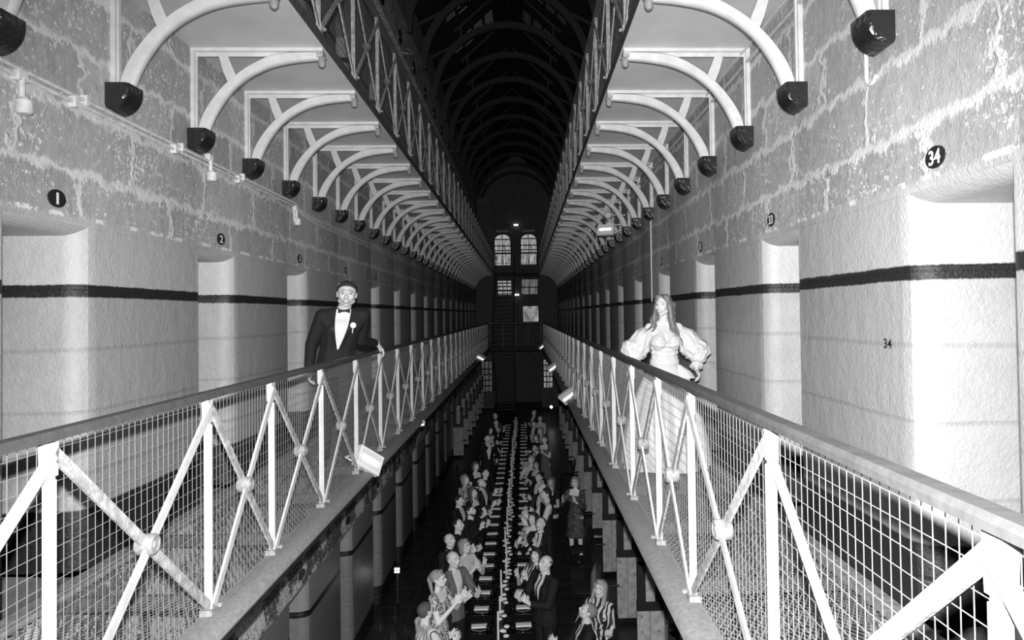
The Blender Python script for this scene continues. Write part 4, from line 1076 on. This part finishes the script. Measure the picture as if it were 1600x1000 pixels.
        q.loft([[c0+dd*z+(up_*math.cos(2*PI*l/28)+sd*math.sin(2*PI*l/28))*r_*(1+.08*math.sin(l*2*PI/28*7)) for l in range(28)] for z, r_ in ((-.01, .038), (.01, .046), (.045, .062), (.05, .058))]); q.obj('sleeve_frill', MT['satin'], root, 70)
    # bow and drape hanging at her left hip
    q = M(); c0 = T(.13, -.10, 1.04)
    for (dx, dz_, w_) in ((.05, -.22, .05), (.0, -.30, .045), (.09, -.12, .04)):
        q.loft([[c0+V((x_*.4, y_, 0)) for x_, y_ in ((-.03, 0), (0, -.012), (.03, 0), (0, .006))], [c0+V((dx*.6+x_, -.03+y_, dz_*.5)) for x_, y_ in ((-w_, 0), (0, -.03), (w_, 0), (0, .004))], [c0+V((dx+x_, -.05+y_, dz_)) for x_, y_ in ((-w_, 0), (0, -.03), (w_, 0), (0, .004))]])
    q.obj('waist_bow', MT['satin'], root, 60)
    # face
    ev = lambda n_, rows, mt, o_=.0012, ns=6: decal(n_, bv, rows, MT[mt], root, o_, mx, nseg=ns, thick=.001)
    for s in (-1, 1):
        cx_ = s*.030
        ev('eye', [(.012-.0055+.011*i/5, cx_-.0135*math.sqrt(max(.05, 1-((i-2.5)/2.6)**2)), cx_+.0135*math.sqrt(max(.05, 1-((i-2.5)/2.6)**2))) for i in range(6)], 'eyew')
        ev('iris', [(.012-.005+.010*i/4, cx_-.005*math.sqrt(max(.1, 1-((i-2)/2.2)**2)), cx_+.005*math.sqrt(max(.1, 1-((i-2)/2.2)**2))) for i in range(5)], 'eyed', .0024, 3)
        ev('eyelashes', [(.0160, cx_-.015, cx_+.015), (.0188, cx_-.012, cx_+.012)], 'eyed', .0026, 5); ev('eyebrow', [(.033, cx_-.017, cx_+.015), (.0365, cx_-.014, cx_+.012)], 'hair_mid', .002, 5)
    ev('lips', [(-.063+.022*i/6, -.025*math.sin(PI*(i+.6)/7.2)-.002, .025*math.sin(PI*(i+.6)/7.2)+.002) for i in range(7)], 'lip', .0014, 8)
    ev('teeth', [(-.056+.008*i/3, -.017*(.7+.3*i/3), .017*(.7+.3*i/3)) for i in range(4)], 'teeth', .003, 6)
    M().ell(mx @ V((.083, .0, -.012)), (.008, .006, .010), 8, 6).obj('earring', MT['petal'], root)
    # hair: parted crown and long waves over both shoulders
    hg = [([((0, .026, .040), (.084, .092, .084))], mx, 3), ([((.040, -.020, .095), (.045, .045, .030)), ((.070, .01, .02), (.022, .05, .05))], mx, 2), ([((-.040, -.020, .095), (.043, .045, .028)), ((-.074, .015, .01), (.018, .045, .05))], mx, 2), ([((0, .07, .02), (.075, .045, .06)), ((0, .075, -.14), (.090, .035, .05))], mx, 2)]
    def wave(p0, p1, w_, ph, r0, r1, nn=9):
        out = []; pts = []
        for i in range(nn+1):
            t = i/nn; p = V(p0).lerp(V(p1), t); p += V((math.sin(t*9+ph)*w_*t, math.cos(t*9+ph)*w_*.6*t, 0)); pts.append((p, r0+(r1-r0)*t))
        for a, b in zip(pts, pts[1:]): out.append(G(a, b))
        return out
    hg += [([((.070, .03, .0), (.030, .05, .06)), ((.095, .03, -.13), (.036, .045, .05))], mx, 2), ([((.095, .03, -.13), (.036, .045, .05)), ((.100, .02, -.21), (.030, .035, .03))], mx, 2)]
    P = lambda x, y, z: mx @ V((x, y, z))
    for i in range(7):
        u = i/6
        hg += wave(P(.070+.018*u, -.02+.07*u, .02), T(.100+.05*math.sin(i*2.1), -.085+.12*u, 1.30-.06*(i % 3)), .020, i*1.7, .028, .012)
        hg += wave(P(-.074-.014*u, -.01+.07*u, .0), T(-.120-.03*math.sin(i*1.9), -.06+.10*u, 1.38-.04*(i % 3)), .022, i*2.3+1, .024, .011)
    for i in range(4): hg += wave(P(.03-.02*i, .09, -.05), T(.11-.06*i, .12, 1.20), .018, i, .032, .014)
    hg += wave(P(.080, -.02, -.09), T(.150, -.115, 1.235), .030, .5, .016, .006, 12)+wave(P(-.084, -.01, -.06), T(-.19, -.06, 1.36), .030, 2.2, .016, .007, 12)
    link('hair', fuse('hair', hg, .0065, 1, MT['hair_bride']), root)
    return root
place_bride()

# ================================================================== TABLE ON THE GROUND FLOOR
TH = .75
tb = empty('banquet_table', (0, 7.3, 0)); tag(tb, 'long trestle table nearest the camera, hidden under the black cloth', 'table')
M().box(-.41, .41, 0, 2.38, TH-.04, TH-.006).obj('tabletop', MT['wood'], tb)
for yy in (.25, 2.13):
    for s in (-1, 1): M().box(s*.34-.02, s*.34+.02, yy-.02, yy+.02, 0, TH-.04).obj('leg', MT['wood'], tb)
tb['group'] = 'tables under the cloth'
for i in range(1, 8):
    c = copy_tree(tb); c.location.y = 7.3+2.4*i; tag(c, '%s long trestle table from the camera under the black cloth' % ordn(i+1), 'table')
YT0, YT1 = 7.2, 26.5
cl = M(); prof = [(-.455, .28), (-.45, TH-.01), (-.43, TH), (.43, TH), (.45, TH-.01), (.455, .28), (.445, .28), (.44, TH-.012), (.42, TH-.006), (-.42, TH-.006), (-.44, TH-.012), (-.445, .28)]
cl.prism(prof, 'y', YT0, YT1)
tag(cl.obj('tablecloth', MT['cloth']), 'black cloth covering the whole long banquet table', 'tablecloth')

def first(o, n, lab, cat, grp): tag(o, lab, cat, grp); return o
proto = {}
def proto_card():
    o = M().box(-.045, .045, -.105, .105, 0, .022).obj('folded_menu', MT['card']); return o  # menu card, made thick so its front face catches the flash
def proto_plate():
    r = empty('dinner_plate', (0, 0, 0)); M().lathe([(.06, .001), (.08, .004), (.135, .016), (.135, .019), (.08, .008), (.001, .007)], n=28).obj('dish', MT['plate_c'], r); return r
def proto_glass():
    r = empty('wine_glass', (0, 0, 0))
    M().lathe([(.034, 0), (.034, .002), (.004, .006), (.0035, .085), (.02, .095), (.036, .125), (.038, .155), (.031, .195), (.030, .195), (.036, .155), (.034, .126), (.018, .099), (.001, .096)], n=18).obj('bowl_and_stem', MT['glass'], r); return r
def proto_tumbler():
    r = empty('water_tumbler', (0, 0, 0)); M().lathe([(.030, 0), (.034, .10), (.032, .10), (.028, .006), (.001, .006)], n=16).obj('cup', MT['glass'], r); return r
def proto_fork():
    m = M(); m.box(-.004, .004, -.10, .04, 0, .003); m.box(-.011, .011, .04, .06, 0, .003)
    for i in range(4): m.box(-.011+i*.0063, -.008+i*.0063, .06, .10, 0, .003)
    return m.obj('fork', MT['steel'])
def proto_knife():
    m = M(); m.prism([(-.005, -.11), (.005, -.11), (.007, .02), (.009, .03), (.006, .11), (-.005, .10)], 'z', 0, .003); return m.obj('knife', MT['steel'])
pr = {k: f_() for k, f_ in dict(card=proto_card, plate=proto_plate, wine=proto_glass, tumbler=proto_tumbler, fork=proto_fork, knife=proto_knife).items()}
used = set()
def put(k, loc, rz, label, cat, group):
    o = pr[k] if k not in used else copy_tree(pr[k]); used.add(k); o.location = loc; o.rotation_euler = (0, 0, rz); tag(o, label, cat, group); return o
NS = 33; PITCH = .56
for i in range(NS):
    y = 8.25+PITCH*i
    for s in (-1, 1):
        sd = 'left' if s < 0 else 'right'; w_ = '%s place on the %s' % (ordn(i+1), sd)
        put('card', (s*.30, y, TH+.019), PI/2+R.uniform(-.08, .08), 'folded white napkin at the '+w_+' side, counted from the camera', 'menu', 'folded napkins')
        put('plate', (s*.29, y, TH), 0, 'dark dinner plate at the '+w_+' side, counted from the camera', 'plate', 'dark dinner plates')
        put('wine', (s*.12, y+.16, TH), 0, 'stemmed wine glass at the '+w_+' side, counted from the camera', 'glass', 'wine glasses')
        if i < 24:
            put('tumbler', (s*.17, y-.15, TH), 0, 'short clear tumbler at the '+w_+' side, counted from the camera', 'glass', 'water tumblers')
            put('knife', (s*.31, y+.165*(-s), TH), s*PI/2, 'steel knife at the '+w_+' side, counted from the camera', 'knife', 'knives'); put('fork', (s*.31, y-.165*(-s), TH), s*PI/2, 'steel fork at the '+w_+' side, counted from the camera', 'fork', 'forks')
# candles and bud vases down the middle
def candle():
    r = empty('taper_candle', (0, 0, 0)); b = M().lathe([(.045, 0), (.045, .006), (.010, .014), (.009, .07), (.018, .08), (.018, .095), (.011, .10)], n=16).obj('candlestick', MT['brass'], r)
    M().lathe([(.014, .09), (.013, .36), (.002, .375)], n=12).obj('candle', MT['wax'], r); return r
def vase():
    r = empty('bud_vase', (0, 0, 0)); M().lathe([(.022, 0), (.030, .02), (.030, .05), (.012, .085), (.013, .11)], n=14).obj('vase', MT['brass'], r)
    q = M(); st = M()
    for i in range(4):
        a = i*2.4; x, y_, z = .035*math.cos(a), .035*math.sin(a), .17+.035*i
        st.tube([(0, 0, .10), (x*.5, y_*.5, .14), (x, y_, z)], .003, 5)
        for j in range(6):
            b = j*PI/3; q.ell((x+.021*math.cos(b), y_+.021*math.sin(b), z+.004), (.018, .018, .013), 7, 5)
        q.ell((x, y_, z+.008), (.012, .012, .012), 7, 5)
    st.obj('stems', MT['leaf'], r); q.obj('blossoms', MT['petal'], r); return r
pr['candle'] = candle(); pr['vase'] = vase()
for i in range(38):
    y = 8.05+.485*i
    put('candle', (R.uniform(-.05, .03), y, TH), 0, '%s tall white taper candle from the camera, middle of the table' % ordn(i+1), 'candle', 'taper candles')
    put('vase', (R.uniform(-.03, .06), y+.24, TH), R.uniform(0, 6), '%s white flower vase from the camera, middle of the table' % ordn(i+1), 'vase', 'flower vases')

# ---- bentwood chairs
def chair():
    r = empty('bentwood_chair', (0, 0, 0))
    M().lathe([(.001, .44), (.19, .44), (.205, .45), (.205, .465), (.19, .472), (.001, .470)], n=28).obj('seat', MT['seat'], r)
    M().tube([(.175*math.cos(2*PI*i/24), .175*math.sin(2*PI*i/24), .26) for i in range(24)], .009, 6, closed=True).obj('leg_ring', MT['wood'], r)
    for s in (-1, 1): M().tube([(s*.15, -.13, .44), (s*.17, -.16, .2), (s*.19, -.19, 0)], [.017, .015, .012], 8).obj('leg', MT['wood'], r)
    hp = [(-.18, .22, 0), (-.165, .18, .25), (-.16, .165, .46), (-.175, .20, .68)]+[(.175*math.cos(PI-a)*1.0, .215+.015*math.sin(a), .70+.20*math.sin(a)) for a in [PI*i/10 for i in range(1, 10)]]+[(.175, .20, .68), (.16, .165, .46), (.165, .18, .25), (.18, .22, 0)]
    M().tube(hp, .014, 8).obj('back_hoop', MT['wood'], r)
    ip = [(-.09, .165, .46), (-.10, .19, .66)]+[(.10*math.cos(PI-a), .205, .68+.13*math.sin(a)) for a in [PI*i/8 for i in range(1, 8)]]+[(.10, .19, .66), (.09, .165, .46)]
    M().tube(ip, .010, 8).obj('inner_hoop', MT['wood'], r); return r
pr['chair'] = chair()

# ---- guests.  left row faces +x (towards the table), right row faces -x; all twist towards the camera and look up
LEFT, RIGHT = PI/2, -PI/2
guests = [
 # side, x, y, dict
 (-1, -.94, 8.80, dict(seated=True, male=True, hair='short', hairmat='hair_mid', outfit='shirt', cloth='stripes', tw=-.9, look=(.25, .05, 0), arms='clap', build=1.12, skin='skin', label='seated man in white striped shirt seen from behind, nearest on the left of the table')),
 (-1, -.80, 9.02, dict(male=False, hair='ponytail', hairmat='hair_fair', outfit='dress', cloth='floral', glasses=True, tw=.40, look=(.10, .16, 0), arms='high', smile=False, h=1.68, label='woman with fair ponytail and dark glasses in a strappy dress, clapping')),
 (-1, -.66, 9.55, dict(male=True, hair='fringe', hairmat='hair_grey', outfit='blazer', cloth='grey', tw=.75, look=(.0, .14, 0), arms='mid', smile=False, h=1.74, skin='skin2', label='balding older man standing in a mid grey jacket, clapping')),
 (-1, -.64, 11.20, dict(seated=True, male=False, hair='bob', hairmat='hair_fair', outfit='blouse', cloth='white', glasses=True, tw=.7, look=(.1, .2, 0), arms='high', label='woman with short fair hair and glasses in a white blouse, hands raised')),
 (-1, -.92, 11.50, dict(seated=True, male=True, hair='fringe', hairmat='hair_grey', outfit='shirt', cloth='dark', tw=.8, look=(.1, .2, .1), arms='mid', label='smiling bald man in a dark shirt behind the woman in the white blouse')),
 (-1, -.86, 12.35, dict(seated=True, male=True, hair='receding', hairmat='hair_dark', outfit='tee', cloth='dark', smile=False, tw=.6, look=(.25, .16, 0), arms='mid', build=1.1, label='man with cropped dark hair in a black shirt, bare forearms out clapping')),
 (-1, -.70, 13.20, dict(seated=True, male=True, hair='short', hairmat='hair_dark', beard=True, outfit='shirt', cloth='dark', smile=False, tw=.6, look=(.2, .22, 0), arms='high', build=1.1, label='bearded man in a black shirt with one palm raised')),
 (-1, -1.0, 13.95, dict(seated=True, male=True, hair='short', hairmat='hair_dark', moustache=True, outfit='suit', cloth='suit', smile=False, tw=.5, look=(.2, .1, 0), label='man with a dark moustache behind the bearded man')),
 (-1, -.76, 14.55, dict(seated=True, male=False, hair='long', hairmat='hair_mid', outfit='dress', cloth='dark', tw=.7, look=(.1, .2, 0), label='woman with long brown hair in a dark dress, left of the table')),
 (-1, -.62, 15.30, dict(seated=True, male=True, hair='fringe', hairmat='hair_mid', beard=True, outfit='suit', cloth='suit2', tw=.6, look=(.1, .15, 0), arms='mid', smile=False, label='balding man with a full beard in a dark jacket, hands out clapping')),
 (-1, -1.02, 15.7, dict(seated=True, male=False, hair='bob', hairmat='hair_fair', outfit='shirt', cloth='floral', tw=.7, look=(.1, .2, 0), label='woman in a pale floral long-sleeved blouse on the left')),
 (-1, -.60, 16.30, dict(seated=True, male=True, hair='short', hairmat='hair_dark', outfit='tee', cloth='dark', tw=.7, look=(.1, .2, 0), arms='mid', label='young man with short dark hair in a black tee on the left')),
 (-1, -.88, 17.05, dict(seated=True, male=False, hair='bob', hairmat='hair_mid', outfit='dress', cloth='dark', tw=.9, look=(.0, .2, 0), label='woman with bare arms in a black dress on the left')),
 (-1, -.66, 18.45, dict(male=True, hair='short', hairmat='hair_dark', outfit='suit', cloth='suit', tie='tie', tiedark='teeth', tw=1.2, look=(.0, .1, 0), arms='face', h=1.8, label='standing man in a dark suit and pale tie, clapping before his face')),
 (-1, -.80, 19.6, dict(seated=True, male=True, hair='short', hairmat='hair_mid', outfit='shirt', cloth='grey', tw=.8, look=(0, .1, 0), label='man in a grey shirt behind the standing man with the pale tie')),
 (-1, -.70, 20.9, dict(seated=True, male=False, hair='long', hairmat='hair_mid', outfit='dress', cloth='lace', tw=.8, look=(0, .1, 0), arms='mid', label='woman in a patterned dark dress reaching over the left of the table')),
 (-1, -.78, 22.3, dict(seated=True, male=False, hair='bob', hairmat='hair_dark', outfit='dress', cloth='dark', tw=.8, look=(0, .1, 0), label='dark haired woman far down the left of the table')),
 (-1, -.66, 23.9, dict(seated=True, male=True, hair='short', hairmat='hair_dark', outfit='suit', cloth='suit', tie='tie', tiedark='teeth', tw=.9, look=(0, .1, 0), arms='high', label='man in a suit and pale tie far down the left of the table')),
 (-1, -.74, 25.4, dict(seated=True, male=True, hair='fringe', hairmat='hair_grey', outfit='suit', cloth='suit2', tw=.9, look=(0, .1, 0), label='farthest guest on the left of the table, balding in a dark jacket')),
 (1, 1.09, 8.66, dict(seated=True, male=True, hair='receding', hairmat='hair_grey', outfit='suit', cloth='suit', tie='tie', tw=.15, look=(-.35, .42, 0), arms='mid', smile=False, build=1.08, skin='skin2', label='seated balding man in a black suit and dark tie looking up, nearest on the right')),
 (1, 1.34, 9.34, dict(seated=True, male=False, hair='long', hairmat='hair_fair', glasses=True, outfit='shirt', cloth='swirl', tw=-.95, look=(.05, .20, .08), label='blonde woman in dark glasses and a black and white patterned blouse')),
 (1, .60, 9.40, dict(male=True, hair='fringe', hairmat='hair_mid', outfit='suit', cloth='suit', tie='tie', tw=-.35, look=(.05, .34, 0), arms='mid', smile=False, h=1.70, build=1.2, skin='skin2', label='big bald man standing in a dark suit, clapping, on the right of the table')),
 (1, .50, 10.75, dict(seated=True, male=False, hair='long', hairmat='hair_dark', outfit='blouse', cloth='swirl', tw=-.5, look=(.1, .3, 0), arms='high', h=1.72, label='dark haired woman with raised spread hands behind the big standing man')),
 (1, .60, 12.15, dict(seated=True, male=True, hair='receding', hairmat='hair_mid', outfit='suit', cloth='suit', tie='tie', tw=-.75, look=(0, .3, 0), arms='high', h=1.8, label='smiling man in a black suit and dark tie on the right of the table')),
 (1, .47, 12.60, dict(seated=True, male=False, hair='bob', hairmat='hair_dark', outfit='dress', cloth='floral', tw=-.7, look=(0, .3, 0), label='woman with short dark hair right behind the smiling man in the black suit')),
 (1, .66, 13.15, dict(seated=True, male=True, hair='short', hairmat='hair_fair', outfit='shirt', cloth='grey', tw=-.2, look=(.0, .2, 0), arms='high', smile=False, label='fair haired man turned in profile on the right of the table')),
 (1, .74, 12.95, dict(male=True, hair='short', hairmat='hair_dark', outfit='vest', cloth='white', tw=-.25, look=(0, .1, 0), h=1.72, arms='mid', smile=False, skin='skin2', label='man standing in a white shirt and dark waistcoat on the right')),
 (1, .70, 14.75, dict(seated=True, male=True, hair='fringe', hairmat='hair_dark', outfit='suit', cloth='suit2', tw=-.5, look=(0, .2, 0), smile=False, label='bald man in a dark jacket beyond the man in the waistcoat')),
 (1, .92, 15.30, dict(seated=True, male=False, hair='long', hairmat='hair_mid', outfit='dress', cloth='dark', tw=-.7, look=(0, .2, 0), skin='skin3', label='woman with pale face and long brown hair on the right')),
 (1, .66, 15.75, dict(seated=True, male=True, hair='short', hairmat='hair_dark', outfit='suit', cloth='suit', tw=-.5, look=(0, .2, 0), skin='skin2', smile=False, label='dark haired man in a dark suit in front of the row of smiling faces')),
 (1, 1.36, 13.95, dict(male=False, hair='bob', hairmat='hair_grey', glasses=True, outfit='dress', cloth='lace', tw=-1.1, look=(0, .2, 0), arms='wide', h=1.68, extra=dict(sleeves=.85), label='woman with glasses standing clear on the right in a dark lace dress, clapping')),
 (1, .63, 17.05, dict(seated=True, male=False, hair='bob', hairmat='hair_dark', outfit='dress', cloth='dark', tw=-1.0, look=(0, .2, 0), skin='skin3', label='smiling woman in a dark dress halfway down the right of the table')),
 (1, .50, 17.65, dict(seated=True, male=False, hair='long', hairmat='hair_fair', outfit='blouse', cloth='white', tw=-.8, look=(0, .2, 0), label='woman in a white top with a pale sleeve beside the smiling woman')),
 (1, .64, 19.2, dict(seated=True, male=True, hair='short', hairmat='hair_dark', outfit='suit', cloth='suit', tw=-.4, look=(0, .1, 0), skin='skin2', smile=False, label='man in profile with dark hair far down the right of the table')),
 (1, .90, 19.0, dict(male=False, hair='short', hairmat='hair_mid', outfit='dress', cloth='grey', tw=-.7, look=(0, .1, 0), arms='wide', h=1.62, label='woman with an arm stretched out to the right of the row')),
 (1, .70, 20.8, dict(seated=True, male=False, hair='bob', hairmat='hair_mid', outfit='blouse', cloth='dark', tw=-.9, look=(0, .1, 0), label='woman in a dark top, third from the far end on the right')),
 (1, .84, 22.0, dict(seated=True, male=False, hair='long', hairmat='hair_fair', outfit='dress', cloth='floral', tw=-.9, look=(0, .1, 0), arms='high', label='woman in a pale patterned dress with raised hands far down the right')),
 (1, .66, 23.4, dict(seated=True, male=True, hair='short', hairmat='hair_dark', outfit='suit', cloth='suit', tw=-.8, look=(0, .1, 0), label='man in a black suit far down the right of the table')),
 (1, .90, 24.6, dict(seated=True, male=True, hair='short', hairmat='hair_mid', outfit='shirt', cloth='white', tw=-.8, look=(0, .1, 0), label='man in a white shirt next to last on the right')),
 (1, .70, 26.0, dict(seated=True, male=True, hair='fringe', hairmat='hair_grey', outfit='suit', cloth='suit2', tw=-.9, look=(0, .1, 0), label='farthest guest on the right of the table in a dark jacket')),
]
def shorten(lb):
    q = lb.split(',')[0].split()[:9]
    while q[-1] in ('a', 'an', 'in', 'and', 'the', 'with', 'on', 'of', 'by', 'from', 'to', 'halfway', 'far', 'short', 'dark', 'next', 'pale'): q.pop()
    return ' '.join(q)
first_chair = True
for side, x, y, p in guests:
    p = dict(p); tw = p.pop('tw', .6); am = p.pop('arms', 'mid'); lb = p.pop('label')
    rz = (LEFT if side < 0 else RIGHT)
    seated = p.get('seated', False)
    # torso turned from the table direction towards the camera; legs stay towards the table
    trn = -abs(tw) if side < 0 else abs(tw)+(.28 if .3 < abs(tw) < .9 else 0)
    if tw < 0 and side < 0: trn = abs(tw)*.6
    arms = {'mid': clap(1.20, .075, -.36, .55), 'high': clap(1.36, .07, -.30, 1.0), 'face': clap(1.50, .03, -.24, 1.2), 'wide': clap(1.30, .11, -.32, .9), 'clap': clap(1.15, .05, -.34, .4)}[am]
    far = y > 17.5
    figure('person', (x, y, 0), rz+trn, lb, 'guests at the long table', arms=arms, legrot=-trn, voxel=.018 if far else .012 if y > 11.8 else .009, hk=1.03, **p)
    if seated or True:
        if seated: cx_, cy_ = x, y
        else: cx_, cy_ = side*min(abs(x)+.62, 1.86), y+.30
        if not seated and y < 9.3 and side < 0: cy_ = y+.55
        o = pr['chair'] if first_chair else copy_tree(pr['chair']); first_chair = False
        o.location = (cx_, cy_, 0); o.rotation_euler = (0, 0, rz)
        tag(o, 'black bentwood chair %s the %s' % ('under' if seated else 'pushed back behind', shorten(lb)), 'chair', 'bentwood chairs')
for i, (x, y, a) in enumerate(((1.30, 11.3, -1.9), (1.28, 10.35, -2.2))):
    o = copy_tree(pr['chair']); o.location = (x, y, 0); o.rotation_euler = (0, 0, a); tag(o, '%s black bentwood chair with a coat over its back, right aisle' % ('farther', 'nearer')[i], 'chair', 'chairs with coats')
    c = fuse('coat', [G(((0, .20, .86), (.20, .045, .035)), ((0, .22, .50), (.24, .05, .03))), G(((.17, .20, .80), (.05, .05, .05)), ((.22, .20, .42), (.05, .05, .04))), G(((-.17, .20, .80), (.05, .05, .05)), ((-.22, .20, .46), (.05, .05, .04)))], .016, 2, MT['coat'] if i else MT['grey'])
    c = link('coat', c); c.location = (x, y, 0); c.rotation_euler = (0, 0, a); tag(c, '%s grey coat hung over a bentwood chair back in the right aisle' % ('farther', 'nearer')[i], 'coat')
